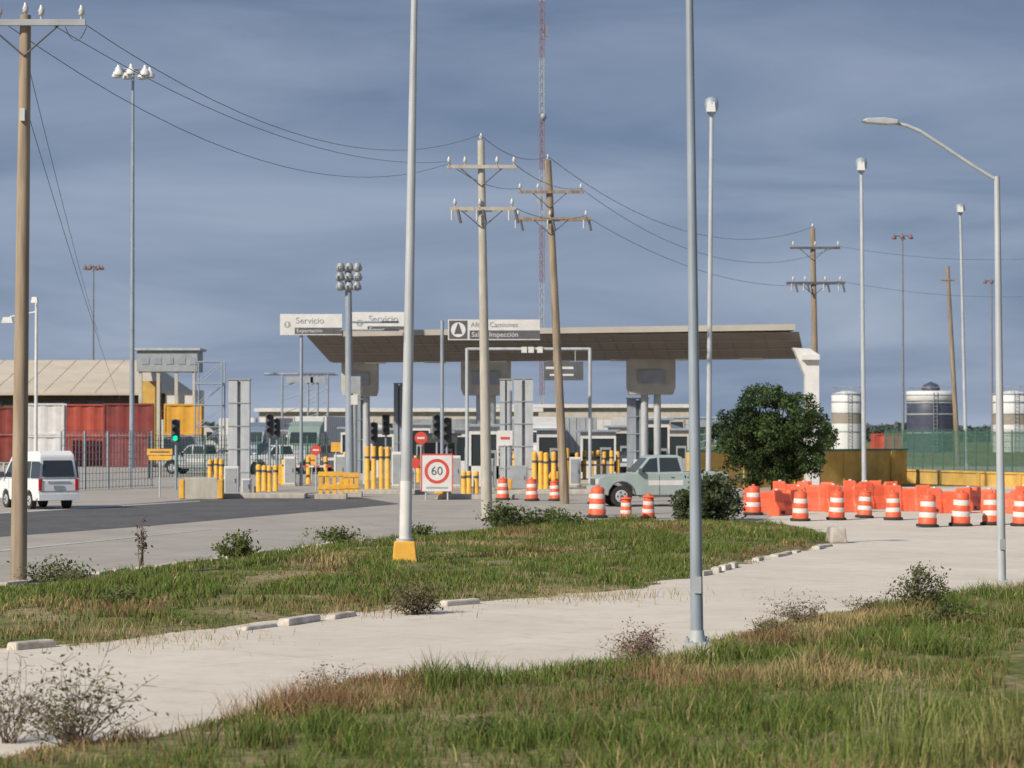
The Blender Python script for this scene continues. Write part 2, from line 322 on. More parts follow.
def shrub(name,px,py,w,h,col,nleaf,leaf=0.04,ntw=30,twr=0.006,up=0.0):
    cx,cy=W(px,py); z0=float(gz([cx],[cy])[0]); a=A(name,(cx,cy,max(z0,0)-0.02)); a.part('branches')
    tips=[]
    for i in range(ntw):
        ang=random.uniform(0,2*math.pi); el=random.uniform(0.25,1.4) if up==0 else random.uniform(up,1.5)
        ln=random.uniform(0.55,1.05); p=Vector((random.uniform(-.08,.08)*w,random.uniform(-.08,.08)*w,0))
        dirv=Vector((math.cos(ang)*math.cos(el)*w/2,math.sin(ang)*math.cos(el)*w/2,math.sin(el)*h))
        for k in range(4):
            q=p+dirv*ln/4+Vector((random.uniform(-1,1)*w*.04,random.uniform(-1,1)*w*.04,random.uniform(-.5,1)*h*.03))
            a.cyl(p,q,twr*(1-k*.18),twr*(1-(k+1)*.18),M_twig,4,False)
            if k>0:
                for _ in range(2):
                    r=q+Vector((random.uniform(-1,1)*w*.13,random.uniform(-1,1)*w*.13,random.uniform(-.2,1)*h*.13))
                    a.cyl(q,r,twr*.5,twr*.3,M_twig,3,False); tips.append(r)
                tips.append(q)
            p=q
    root=a.build()
    if nleaf:
        T=np.array([tuple(t) for t in tips]); P=T[rng.integers(0,len(T),nleaf)]+rng.normal(0,0.05*max(w,h),(nleaf,3)); P[:,2]=np.abs(P[:,2])
        c=np.array(col)*rng.uniform(0.5,1.4,(nleaf,1))
        ob=leafmesh('foliage',P,leaf,c); ob.parent=root
    return root
shrub('bare_bush',75,748,1.5,0.85,(0.15,0.15,0.06),900,0.024,50,0.007)
shrub('bare_bush',12,742,0.9,0.95,(0.15,0.13,0.06),360,0.022,26,0.007)
shrub('bare_bush',335,696,0.9,0.35,(0.26,0.17,0.12),260,0.018,20,0.005)
shrub('dry_shrub',640,666,0.9,0.48,(0.29,0.19,0.13),1300,0.02,46,0.004)
shrub('dry_shrub',918,612,1.15,0.72,(0.12,0.13,0.05),1500,0.03,40,0.006)
shrub('dry_shrub',800,626,1.3,0.42,(0.20,0.17,0.10),500,0.022,30,0.005)
shrub('dry_shrub',768,638,0.9,0.40,(0.20,0.17,0.10),360,0.022,20,0.005)
shrub('dry_shrub',860,616,0.9,0.35,(0.18,0.16,0.08),360,0.022,20,0.005)
shrub('dry_shrub',415,614,1.2,0.55,(0.17,0.15,0.08),1200,0.035,30,0.006)
shrub('green_shrub',238,562,1.1,0.65,(0.14,0.17,0.055),1200,0.05,24,0.008)
shrub('green_shrub',505,530,1.6,0.75,(0.10,0.135,0.045),1200,0.06,24,0.01)
shrub('green_shrub',560,528,1.7,0.55,(0.11,0.15,0.05),900,0.06,22,0.01)
shrub('green_shrub',530,530,1.8,0.5,(0.11,0.15,0.05),900,0.06,22,0.01)
shrub('green_shrub',335,545,1.6,0.5,(0.14,0.17,0.06),800,0.05,18,0.008)
shrub('green_shrub',420,538,1.4,0.35,(0.14,0.17,0.06),600,0.05,18,0.008)
shrub('green_shrub',950,632,1.2,0.32,(0.14,0.18,0.06),900,0.03,26,0.005)
shrub('green_shrub',60,583,1.9,0.35,(0.13,0.16,0.055),900,0.04,24,0.006)
shrub('green_shrub',620,700,0.8,0.22,(0.14,0.18,0.06),600,0.025,20,0.005)
shrub('green_shrub',480,745,0.7,0.2,(0.14,0.18,0.06),500,0.022,18,0.004)
shrub('green_shrub',120,610,1.2,0.28,(0.13,0.16,0.055),600,0.035,18,0.005)
shrub('weed_stalk',142,566,0.5,1.05,(0.14,0.11,0.08),90,0.05,9,0.016,up=1.2)
shrub('roadside_bush',708,521,2.4,1.55,(0.075,0.10,0.045),4500,0.09,60,0.012)
shrub('roadside_bush',684,521,1.1,0.9,(0.075,0.10,0.045),1300,0.08,30,0.012)
def tree(px,py,w,h):
    cx,cy=W(px,py); a=A('round_tree',(cx,cy,0)); a.part('trunk')
    a.cyl((0,0,-.1),(0.05,0,1.1),0.2,0.14,M_bark,9)
    for i in range(14):
        an=2*math.pi*i/14+random.uniform(-.2,.2); el=random.uniform(0.15,1.3)
        p=Vector((0.05,0,random.uniform(.6,1.1))); tgt=Vector((math.cos(an)*math.cos(el)*w*.42,math.sin(an)*math.cos(el)*w*.42,h*.42+math.sin(el)*h*.40))
        for k in range(3):
            q=p.lerp(tgt,(k+1)/3*1.0 if k==2 else 0.4)+Vector([random.uniform(-.12,.12) for _ in range(3)])
            a.cyl(p,q,0.09-.025*k,0.065-.025*k+.012,M_bark,6,False); p=q
    root=a.build()
    P=[];C=[]; K=180
    for i in range(K):
        u3=1-2*(i+.5)/K; ph=i*2.39996
        u=np.array([math.sqrt(1-u3*u3)*math.cos(ph),math.sqrt(1-u3*u3)*math.sin(ph),u3])
        r=random.choice([random.uniform(.82,1.12),random.uniform(.4,.85)])
        c=np.array([u[0]*w*.47*r,u[1]*w*.47*r,h*.50+u[2]*h*.41*min(r,1.03)])
        rad=random.uniform(0.24,0.56); n=int(210*rad/0.45)
        q=rng.normal(size=(n,3)); q/=np.linalg.norm(q,axis=1)[:,None]; q*= (rng.random((n,1))**0.5)*rad*np.array([1,1,.8])
        P.append(c+q); C.append(np.array([0.060,0.095,0.032])*random.uniform(0.6,1.6)*rng.uniform(0.6,1.4,(n,1)))
    P=np.concatenate(P);C=np.concatenate(C); k=P[:,2]>.35; P=P[k];C=C[k]
    ob=leafmesh('crown',P,0.075,C); ob.parent=root
tree(774,498,5.1,5.4)
# ---------------------------------------------------------------- poles & lamps
def lamp_tall(px,py,pxt,pyt,r0,r1,extra,m,yellow=False,arm=(0,-1.6)):
    a=A('street_lamp',W(px,py)); s=S(py); k=(pxt-px)/((Z(pyt,py))*s)
    z=Z(pyt,py)+extra; tx=k*z; zb=0.55 if yellow else 0.18
    gzv=max(0,float(gz(*[[v] for v in W(px,py)])[0]))
    a.part('pole'); a.cyl((k*zb,0,zb),(tx,0,z),r0,r1,m,14)
    a.part('base')
    if yellow:
        a.box((0,0,0.28),(0.56,0.56,0.56),M_yel,taper=0.82); a.bev(0.02)
        a.cyl((0,0,0.56),(0,0,0.62),0.2,0.2,M_galvL,12)
        a.part('white_band'); a.cyl((k*.62,0,.62),(k*1.9,0,1.9),r0+.006,r0+.002,M_white,14)
    else:
        a.box((0,0,0.06+gzv*.5),(0.42,0.42,0.2+gzv),M_kerb); a.box((0,0,gzv+0.175),(0.34,0.34,0.03),M_galvL); a.cyl((0,0,gzv+.19),(0,0,gzv+.34),r0*1.25,r0*1.05,M_galvL,14)
        for sx in(-1,1):
            for sy in(-1,1): a.cyl((sx*.13,sy*.13,gzv+.19),(sx*.13,sy*.13,gzv+.25),0.016,0.016,M_galv,6)
        a.box((0,-r0-.005,1.0),(0.09,0.02,0.22),M_galvL)
    a.part('arm'); p=Vector((tx,0,z-.1))
    for i in range(6):
        t=(i+1)/6; q=Vector((tx+arm[0]*t,arm[1]*t,z-.1+0.5*math.sin(t*1.4))); a.cyl(p,q,0.04,0.035,m,8); p=q
    a.part('lamp_head'); a.box((p.x+arm[0]*.2,p.y+arm[1]*.2,p.z),(0.25+abs(arm[0])*.3,0.25+abs(arm[1])*.3,0.14),M_galv,taper=.7); a.bev(.03)
    a.build()
lamp_tall(697,660,690,0,0.085,0.045,1.2,M_galv)
lamp_tall(405,566,414,0,0.135,0.075,0.2,M_galvL,True,(-0.4,-0.9))
a=A('street_lamp',W(1001,592)); s=S(592); z=Z(176,592)
a.part('base'); a.box((0,0,.1),(0.36,.36,.22),M_kerb); a.box((0,0,.22),(0.26,.26,.02),M_galvL)
a.part('pole'); a.cyl((0,0,.2),(-0.06,0,z),0.082,0.055,M_galvL,12); a.box((0,-.09,.9),(.09,.02,.2),M_grey)
a.part('arm'); pts=[(998,180),(975,166),(945,146),(922,131),(908,125),(893,122)]
P=[((q[0]-1001)/s,0,Z(q[1],592)) for q in pts]
for p,q in zip(P[:-1],P[1:]): a.cyl(p,q,0.036,0.034,M_galvL,8)
a.part('lamp_head'); x0=(893-1001)/s; x1=(862-1001)/s; zz=Z(121,592)
a.prism([(x0+.1,zz-.05),(x0+.1,zz+.03),(x0-.15,zz+.07),(x1+.1,zz+.06),(x1,zz+.01),(x1+.08,zz-.03),(x0-.1,zz-.06)],-.12,.12,M_galvL); a.bev(.02)
a.build()
def globe_lamp(px,py,pxt,pyt,r,hs):
    a=A('street_lamp',W(px,py)); s=S(py); dx=(pxt-px)/s; z=Z(pyt,py)
    a.part('pole'); a.cyl((0,0,0),(dx,0,z),r,r*.7,M_galvL,10); a.cyl((0,0,0),(0,0,.5),r*1.8,r*1.2,M_galvL,10)
    a.part('lamp_head'); a.lathe((dx,0,z-.05),[(.06,0),(.10,.05),(hs*.5,.12),(hs*.95,.35),(hs,.55),(hs*.85,.78),(.3*hs,.86)],M_galv,12)
    a.box((dx-.05,-hs*.6,z+.35),(hs*1.3,hs*.9,.42),M_lens,taper=.8)
    a.build()
globe_lamp(708,500,712,115,0.125,0.31)
globe_lamp(864,490,862,173,0.125,0.30)
globe_lamp(966,470,961,214,0.14,0.36)
M_ring=mat('muted_red_lamp_housing',(.22,.13,.13),.7,0,.1); M_far=mat('distant_mast_steel',(.20,.22,.26),.7,0,.1)  # lamp housings of the far masts take a muted red
def high_mast(px,py,pyt,n=6,r=0.25,ring=1.3,m=M_galv,sc=1.0):
    a=A('high_mast_light',W(px,py)); z=Z(pyt,py)
    a.part('mast'); a.cyl((0,0,0),(0,0,z),r,r*.45,m,10)
    a.part('lamp_ring')
    for i in range(24):
        t=2*math.pi*i/24;t2=2*math.pi*(i+1)/24; a.cyl((ring*.7*math.cos(t),ring*.7*math.sin(t),z-.3),(ring*.7*math.cos(t2),ring*.7*math.sin(t2),z-.3),.07,.07,m,5)
    for i in range(n):
        t=2*math.pi*(i+.3)/n; c=Vector((ring*math.cos(t),ring*math.sin(t),z-.35))
        a.cyl((0,0,z-.1),c,.05,.05,m,5)
        a.lathe((c.x,c.y,c.z-.45*sc),[(.38*sc,0),(.42*sc,.12),(.3*sc,.4),(.15*sc,.6),(.1*sc,.8*sc)],M_lens if px==132 else M_ring,10)
    a.build()
high_mast(132,468,66,7,0.22,1.35)
high_mast(93,447,265,6,0.25,1.5,M_far)
high_mast(903,447,234,6,0.28,1.7,M_far)
high_mast(992,445,279,6,0.28,1.5,M_far)
a=A('street_lamp',W(36,480)); z=Z(302,480); s=S(480)
a.part('pole'); a.cyl((0,0,0),(0,0,z),.12,.08,M_white,10)
a.part('arms'); a.cyl((0,0,z-.6),(-1.6,0,z-.9),.06,.05,M_white,8); a.box((-1.75,0,z-1.1),(.7,.4,.35),M_white,taper=.7); a.cyl((0,0,z),(.0,-.4,z+.2),.06,.05,M_white,8); a.box((0,-.5,z+.1),(.4,.5,.35),M_white,taper=.7)
a.build()
a=A('floodlight_mast',W(350,488)); s=S(488); z=Z(292,488)
a.part('pole'); a.cyl((0,0,0),(-.1,0,z+1.2),.24,.17,M_galv,12)
a.part('floodlights')
for r_ in range(3):
    zz=Z(289-r_*9.5,488)
    a.cyl((-.65,0,zz),(.6,0,zz),.04,.04,M_dgrey,6)
    for k in range(3):
        x=-.52+k*.46+random.uniform(-.04,.04)
        a.lathe((x,-.2,zz-.1),[(.08,0),(.22,.05),(.25,.22),(.14,.45)],M_grey,10); a.box((x,-.36,zz+.05),(.26,.14,.24),M_dgrey,random.uniform(-.4,.4))
a.part('equipment_box'); a.box((.32,-.2,Z(385,488)),(.5,.4,.9),M_grey); a.box((.25,-.25,Z(400,488)),(.35,.3,.5),M_white)
a.build()
def insulator(a,p,h=0.28,m=None):
    a.lathe(p,[(.025,0),(.03,h*.3),(.07,h*.35),(.05,h*.5),(.07,h*.6),(.04,h*.8),(.03,h)],m or M_ins,8)
def upole(px,py,pxt,pyt,r0,r1,m,arms,armm,square=False):
    a=A('utility_pole',W(px,py)); s=S(py); dx=(pxt-px)/s; z=Z(pyt,py)
    a.part('pole'); a.cyl((0,0,-.2),(dx,0,z),r0,r1,m,12)
    if px<100: a.box((dx*.8,-r0,Z(115,py)),(.1,.08,.25),M_ins)
    for i,(y,xl,xr,dbl,ins) in enumerate(arms):
        a.part('crossarm_%d'%(i+1)); zz=Z(y,py); k=dx*zz/z
        for yy in ((-r1*1.2-.06,r1*1.2+.06) if dbl else (-r1*1.2-.06,)):
            xa=(xl-px)/s; xb=(xr-px)/s
            a.box(((xa+xb)/2,yy,zz),(xb-xa,.1,.12),armm)
        for ix in ins: insulator(a,((ix-px)/s,-r1-.1,zz+.06),.28)
        a.cyl((k-.7,-r1-.08,zz-.05),(k,-r1-.02,zz-.65),.02,.02,M_dgrey,5); a.cyl((k+.7,-r1-.08,zz-.05),(k,-r1-.02,zz-.65),.02,.02,M_dgrey,5)
        if dbl:
            for ix in ins[::1]:
                xx=(ix-px)/s
                a.cyl((xx+.1,-r1-.25,zz-.05),(xx+.2,-r1-.3,zz-.5),.05,.05,M_dgrey,6)
                a.cyl((xx-.1,-r1-.2,zz-.05),(xx-.1,-r1-.2,zz-.4),.035,.035,M_ins,6)
    a.part('top_insulator'); insulator(a,(dx,0,z-.03),.28); a.build(); return a
upole(19,583,24,14,0.165,0.11,M_wood2,[(23,-2,86,False,[0,42,82])],M_grey)
upole(487,520,481,140,0.20,0.12,M_conc,[(167,447,516,False,[449,465,497,514]),(209,450,516,True,[455,480,512])],M_conc)
upole(565,504,548,160,0.20,0.14,M_wood,[(192,518,584,False,[520,538,581]),(219,514,591,True,[518,550,586])],M_wood)
upole(817,488,813,228,0.2,0.13,M_wood,[(248,790,840,False,[793,815,838]),(283,787,845,True,[793,805,825,840])],M_dgrey)
a=A('utility_pole',W(958,465)); s=S(465); a.part('pole'); a.cyl((0,0,0),(-10/s,0,Z(266,465)),.24,.16,M_wood,9); a.cyl((-10/s-.6,-.1,Z(280,465)),(-10/s+.6,-.1,Z(280,465)),.08,.08,M_wood,6); a.build()
mr=mat('mast_red_hazed',(0.27,0.15,0.17),0.7,0,.1); mw=mat('mast_white_hazed',(0.38,0.41,0.46),0.7,0,.1)  # red and white bands, paled in the colour to imitate distance haze
a=A('radio_mast',W(542,452)); ztop=78; w=0.36; a.part('lattice')
cor=[(w*math.cos(t),w*math.sin(t)) for t in (math.pi/2,math.pi*7/6,math.pi*11/6)]
nz_=60
for i in range(nz_):
    z0=ztop*i/nz_; z1=ztop*(i+1)/nz_; m=mr if (i//6)%2 else mw
    for k in range(3):
        c0=cor[k];c1=cor[(k+1)%3]
        a.cyl((*c0,z0),(*c0,z1),.055,.055,m,5,False); a.cyl((*c0,z0),(*c1,z1),.028,.028,m,4,False); a.cyl((*c0,z1),(*c1,z1),.028,.028,m,4,False)
a.part('antennas'); a.box((.5,0,Z(30,452)),(.7,.3,1.6),M_far); a.box((-.5,0,Z(200,452)),(.3,.3,1.5),M_grey); a.lathe((.2,-.4,Z(120,452)),[(.1,0),(.4,.2),(.45,.6),(.3,.9)],M_grey,10)
a.build()
def P3(px,py,base):
    x,y=W(px,base); return Vector((x,y,Z(py,base)))
def wires(name,lst):
    a=A(name)
    for p,q,sag,r in lst:
        prev=p; n=18; r*=.62
        for i in range(1,n+1):
            t=i/n; c=p.lerp(q,t); c.z-=sag*4*t*(1-t); a.cyl(prev,c,r,r,M_wire,4,False); prev=c
    a.build()
wires('overhead_wires',[
 (P3(42,18,583),P3(449,161,520),0.9,.014),(P3(82,22,583),P3(480,134,520),1.35,.014),(P3(0,20,583),P3(449,163,520),1.5,.014),
 (P3(0,20,583),P3(-300,60,560),.5,.014),(P3(86,24,583),P3(62,20,583),0.35,.014),
 (P3(480,134,520),P3(548,156,504),.4,.02),(P3(514,163,520),P3(581,188,504),.3,.02),(P3(512,206,520),P3(586,215,504),.3,.02),(P3(449,163,520),P3(520,188,504),.3,.02),
 (P3(548,156,504),P3(815,226,488),1.8,.02),(P3(581,188,504),P3(838,246,488),1.8,.018),(P3(586,216,504),P3(840,281,488),1.2,.018),
 (P3(26,60,583),P3(100,340,480),.3,.014),(P3(26,110,583),P3(120,400,480),.3,.014),
 (P3(838,246,488),P3(1200,230,480),1.2,.016),(P3(840,281,488),P3(1200,270,480),1.2,.016)])
# ---------------------------------------------------------------- canopy
a=A('border_checkpoint_canopy'); a.part('roof')
tf=[(-11.2,131,8.43),(14.4,122,8.43),(14.4,131,8.43),(-11.2,140,8.43)]
fb=[(x,y,8.12) for x,y,z in tf]
ub=[(-10.2,134,6.88),(15.25,125.2,6.85),(15.25,128.5,6.85),(-10.2,137.2,6.88)]
fb2=[(-11.18,131.02,8.12),(14.6,122.02,8.04),(14.6,130.9,8.04),(-11.18,139.9,8.12)]
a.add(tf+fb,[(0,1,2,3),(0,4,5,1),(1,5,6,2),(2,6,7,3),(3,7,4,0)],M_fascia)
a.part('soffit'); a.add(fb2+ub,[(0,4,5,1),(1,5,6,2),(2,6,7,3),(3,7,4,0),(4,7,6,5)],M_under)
a.part('soffit_ribs')
for t in (0.34,0.68):
    p=Vector(fb2[0]).lerp(Vector(ub[0]),t); q=Vector(fb2[1]).lerp(Vector(ub[1]),t); p.y-=.03;q.y-=.03
    a.cyl(p,q,.03,.03,M_fascia,4)
for i in range(1,30):
    p=Vector(fb2[0]).lerp(Vector(fb2[1]),i/30); q=Vector(ub[0]).lerp(Vector(ub[1]),i/30); a.cyl(p,q,.015,.015,M_under,4)
a.part('end_column'); cx=15.35; cy=123.0
a.box((cx,cy,2.9),(.70,.70,5.8),M_white); a.prism([(cx-.35,5.8),(cx+.35,5.8),(cx+.35,6.9),(cx-.1,7.2),(cx-1.0,7.25),(cx-.85,7.0)],cy-.35,cy+.35,M_white)
a.box((cx-.1,cy-.5,6.75),(.9,.3,.25),M_white)
for nm,pxc,hw in (('inner_column',651,24),('inner_column_b',486,25),('inner_column_c',360,18)):
    a.part(nm); d=129.5 if pxc>600 else (132.5 if pxc>400 else 135); s_=F/d; X0=(pxc-512)/s_; h=hw/s_
    a.prism([(X0-h*.9,4.95),(X0+h*.9,4.95),(X0+h,5.3),(X0+h,6.95),(X0-h,6.95),(X0-h,5.3)],d-.5,d+.8,M_cream); a.bev(.03)
    a.part(nm+'_shaft'); a.cyl((X0-.35,d+.1,0),(X0-.35,d+.1,4.95),.2,.2,M_galvL,10); a.cyl((X0+.35,d+.1,0),(X0+.35,d+.1,4.95),.2,.2,M_galvL,10)
    a.part(nm+'_service_box'); a.box((X0,d-.56,5.9),(h*1.1,.1,.7),M_grey)
a.part('roof_lights')
for t in np.linspace(.1,.9,7):
    p=Vector(ub[0]).lerp(Vector(ub[1]),float(t)); a.box((p.x,p.y+1.2,6.80),(1.2,.4,.1),M_lens)
a.build()
def board(px0,px1,py0,py1,base,name='overhead_direction_sign',posts=(),lines=(),split=0.5,icon=False):
    cx=(px0+px1)/2; a=A(name,W(cx,base)); s=S(base); w=(px1-px0)/s; z0=Z(py1,base); z1=Z(py0,base); zm=z0+(z1-z0)*split
    a.part('panel'); a.box((0,0,(z0+z1)/2),(w,.12,z1-z0),M_white)
    xo=-w/2+(z1-z0)*(1.05 if icon else .7)
    a.part('lower_band'); a.box(((xo+w/2)/2,-.063,(z0+zm)/2+.02),(w/2-xo,.01,zm-z0-.06),M_dgrey)
    if icon:
        a.part('icon'); c=xo-(z1-z0)*.55; hz=(z1-z0)
        a.box((c,-.063,(z0+z1)/2),(hz*.9,.01,hz*.9),M_dgrey)
        a.cyl((c,-.07,(z0+z1)/2),(c,-.075,(z0+z1)/2),hz*.36,hz*.36,M_white,20)
        a.prism([(c-.2,z0+.3),(c+.2,z0+.3),(c+.12,z0+.55),(c+.03,z1-.2),(c-.03,z1-.2),(c-.12,z0+.55)],-.09,-.076,M_dgrey)
    else:
        a.part('icon'); c=-w/2+(z1-z0)*.35; a.cyl((c,-.062,(z0+z1)/2),(c,-.068,(z0+z1)/2),.18,.18,M_grey,16); a.box((c,-.072,(z0+z1)/2),(.1,.01,.24),M_white)
    a.part('posts')
    for p in posts: a.cyl(((p-cx)/s,.15,0),((p-cx)/s,.15,z1-.05),.09,.09,M_galv,8)
    a.build()
    if lines:
        hh=(z1-zm)
        a.text(lines[0],xo+.05,-.075,(zm+z1)/2,hh*.66,M_grey); a.text(lines[1],xo+.1,-.075,(z0+zm)/2+.02,(zm-z0)*.7,M_white)
board(280,342,314,335,486,posts=(301,),lines=('Servicio','Exportación'),split=.36)
board(352,407,312,334,486,posts=(),lines=('Servicio','Export.'),split=.36)
board(448,540,319.5,340,492,posts=(442,),lines=('Aforo Camiones','Salida Inspección'),split=.48,icon=True)
a=A('sign_bracket',W(350,487)); a.cyl((0,0,Z(322,487)),(2.6,0.1,Z(322,487)),.06,.06,M_galv,6); a.cyl((-.5,0,Z(330,487)),(2.6,.1,Z(330,487)),.05,.05,M_galv,6); a.build()
a=A('camera_gantry',W(530,490)); s=S(490); zt=Z(349,490); a.part('frame')
xl=(467-530)/s; xr=(590-530)/s
a.cyl((xl,0,zt),(xr,0,zt),.08,.08,M_galvL,10)
for x in(xl,xr): a.cyl((x,0,0),(x,0,zt+.05),.09,.09,M_galvL,10)
a.part('cameras')
for x in (-.3,.05,.5): a.box((x,-.15,zt-.05),(.28,.35,.3),M_white)
a.part('hanging_sign'); a.box((1.7,-.1,Z(371,490)),(2.0,.1,.95),M_dgrey); a.box((1.5,-.16,Z(368,490)),(1.4,.02,.12),M_white); a.box((1.6,-.16,Z(375,490)),(1.2,.02,.1),M_white); a.cyl((1.2,-.1,Z(363,490)),(1.2,0,zt),.03,.03,M_galv,6); a.cyl((2.3,-.1,Z(363,490)),(2.3,0,zt),.03,.03,M_galv,6)
a.build()
def portal(px0,px1,pyt,base,name='scanner_column',m=None):
    a=A(name,W((px0+px1)/2,base)); s=S(base); w=(px1-px0)/s; z=Z(pyt,base); m=m or M_galvL
    a.part('uprights')
    for sx in(-1,1): a.box((sx*w*.29,0,z/2),(w*.42,.5,z),m)
    a.box((0,.1,z/2),(w*.3,.3,z*.97),M_grey)
    a.part('caps'); a.box((0,0,z+.03),(w*1.08,.6,.06),M_grey)
    for k in range(1,5): a.box((0,-.02,z*k/5),(w*1.03,.52,.05),M_grey)
    a.part('plinth'); a.box((0,0,.2),(w*1.5,.9,.4),M_conc); a.bev(.02)
    a.build()
portal(229,250,380,495); portal(500,512,380,490); portal(514,533,379,491); portal(627,648,399,486,m=M_galv); portal(355,369,379,480,m=M_galv); portal(394,404,384,482,m=M_galv)
def cabinet(px,py,w,h,m=M_white):
    a=A('equipment_cabinet',W(px,py)); a.part('case'); a.box((0,0,h/2+.1),(w,.6,h),m); a.bev(.03); a.part('door'); a.box((0,-.31,h/2+.1),(w*.8,.02,h*.85),M_grey); a.box((w*.3,-.33,h/2+.1),(.04,.03,.2),M_dgrey); a.part('plinth'); a.box((0,0,.06),(w*1.1,.7,.12),M_conc); a.build()
cabinet(232,497,.65,1.3); cabinet(405,495,.5,1.2,M_grey); cabinet(519,492,.9,1.2,M_grey); cabinet(640,488,.7,1.4); cabinet(247,496,.4,.7); cabinet(489,490,.5,1.5,M_grey); cabinet(340,486,.6,1.6); cabinet(427,486,.6,1.4,M_grey)
cabinet(290,486,.6,1.5); cabinet(528,486,.6,1.7); cabinet(575,487,.6,1.5); cabinet(397,488,.5,1.8); cabinet(455,488,.6,1.6)
def bollard(px,py,h):
    a=A('bollard',W(px+random.uniform(-.8,.8),py+random.uniform(-.8,.8)),random.uniform(0,3)); h*=random.uniform(.93,1.04); a.lathe((0,0,0),[(.16,0),(.16,.04),(.125,.05),(.125,h-.1),(.11,h-.03),(.05,h)],M_yel,12)
    a.lathe((0,0,h*.72),[(.128,0),(.128,.12)],M_dgrey,12); a.build()
for x in (258,264,270,276): bollard(x,491,1.35)
for x in (368,374,381,388): bollard(x,491-(x-368)*.05,2.2)
for x in (463,469,476): bollard(x,497,1.25)
for x in (534,540,546,553,560,567): bollard(x,492,2.1)
for x in (577,585,592,598,604,612,618): bollard(x,480,1.8)
for x in (210,216,222): bollard(x,484,1.4)
for x in (655,661,668): bollard(x,486,1.5)
for x in (345,351,358): bollard(x,478,1.7)
for x in (508,514,522): bollard(x,478,1.6)
for x in (284,308,325): bollard(x,484,1.5)
for x in (411,418,447,453): bollard(x,483,1.7)
def guard(px,py,w,h):
    a=A('lane_guard_barrier',W(px,py)); a.part('posts')
    n=4
    for i in range(n): a.box((-w/2+w*i/(n-1),0,h/2),(.16,.16,h),M_yel)
    a.part('rails')
    for z in (h*.45,h-.09): a.box((0,-.09,z),(w+.2,.05,.2),M_yel)
    a.part('base'); a.box((0,.1,.12),(w+.5,.7,.24),M_conc); a.bev(.02); a.build()
guard(331,499,.9,1.2); guard(349,497,.7,1.1)
def island(px,py,L_,w=1.6,rz=0.0):
    a=A('lane_island',W(px,py),rz); a.part('kerb'); a.prism([(-L_/2,0),(L_/2,0),(L_/2,.22),(-L_/2+.2,.22)],-w/2,w/2,M_conc); a.bev(.03)
    a.part('nose'); a.prism([(-L_/2-.05,0.23),(-L_/2+.7,.23),(-L_/2+.7,.7),(-L_/2+.25,.7)],-w/2+.2,w/2-.2,M_yel); a.bev(.05); a.build()
island(245,498,5.5); island(380,494,4.2); island(475,499,3.5); island(550,494,5); island(600,484,6); island(660,489,4)
a=A('concrete_barrier',W(202,499))
a.prism([(-.8,0),(.8,0),(.72,.95),(-.72,.95)],-.3,.3,M_conc); a.box((-.85,-.02,.45),(.22,.66,.85),M_yel); a.box((.85,-.02,.45),(.22,.66,.85),M_yel); a.bev(.03); a.build()
def booth(px,py,w=2.0,h=2.7,m=None):
    m=m or M_cream; a=A('inspection_booth',W(px,py)); d=1.8
    a.part('walls'); a.box((0,0,.55),(w,d,1.1),m); a.box((0,0,h-.2),(w,d,.4),m)
    for sx in(-1,1):
        for sy in(-1,1): a.box((sx*(w/2-.06),sy*(d/2-.06),h/2),(.12,.12,h-.8),m)
    a.part('windows'); a.box((0,0,(1.1+h-.4)/2),(w-.14,d-.14,h-1.5),M_glass)
    a.part('roof'); a.box((0,0,h+.08),(w+.5,d+.5,.16),M_galv); a.bev(.03)
    a.part('door'); a.box((w*.2,-d/2-.01,1.0),(.7,.03,1.9),M_grey); a.box((w*.2,-d/2-.03,1.45),(.5,.01,.7),M_glass)
    a.build()
booth(440,482); booth(484,486,1.6,3.2,M_white); booth(598,478,2.2,2.9,M_white); booth(656,481,1.5,3.6,M_white); booth(415,470,2.4,3.4,M_white); booth(325,468,2.6,3.0)
booth(383,477,1.5,3.0,M_white); booth(550,480,1.6,3.0,M_white); booth(620,474,1.6,3.2,M_cream); booth(295,470,1.8,2.9,M_white); booth(466,478,1.4,3.0,M_white); booth(352,472,1.5,3.1,M_white); booth(675,474,1.8,3.0,M_cream)
# boom gates
def gate(px,py,L_,ang=0.0):
    a=A('boom_gate',W(px,py),ang); a.part('cabinet'); a.box((0,0,.55),(.35,.4,1.1),M_yel); a.bev(.03); a.part('arm')
    n=8
    for i in range(n): a.box((.2+L_*(i+.5)/n,-.25,1.0),(L_/n,.06,.1),M_signred if i%2 else M_white)
    a.build()
gate(282,484,2.6); gate(395,485,2.6); gate(572,482,2.4); gate(472,482,1.4)
def disk_sign(px,py,pyt,r,mc,name='traffic_sign',square=False,inner=None):
    a=A(name,W(px,py)); z=Z(pyt,py); a.part('post'); a.cyl((0,0,0),(0,0,z),.035,.035,M_galvL,8)
    a.part('plate')
    if square: a.box((0,-.05,z),(2*r,.03,2*r),mc)
    else: a.cyl((0,-.04,z),(0,-.07,z),r,r,mc,20)
    if inner: a.part('symbol'); a.box((0,-.082,z),(r*1.2,.01,r*.3),inner)
    a.build()
disk_sign(316,490,450,.26,M_signred,inner=M_white); disk_sign(421,490,438,.32,M_signred,'no_entry_sign',inner=M_white)
disk_sign(336,488,447,.25,M_yel,square=True)
a=A('yellow_warning_sign',W(160,497)); z=Z(453,497); a.part('post'); a.cyl((0,0,0),(0,0,z),.04,.04,M_galvL,8); a.part('plate'); a.box((0,-.06,z+.05),(1.15,.03,.28),M_yel); a.box((0,-.06,z-.22),(1.0,.03,.2),M_yel); a.box((0,-.08,z+.05),(.9,.01,.06),M_dgrey); a.build()
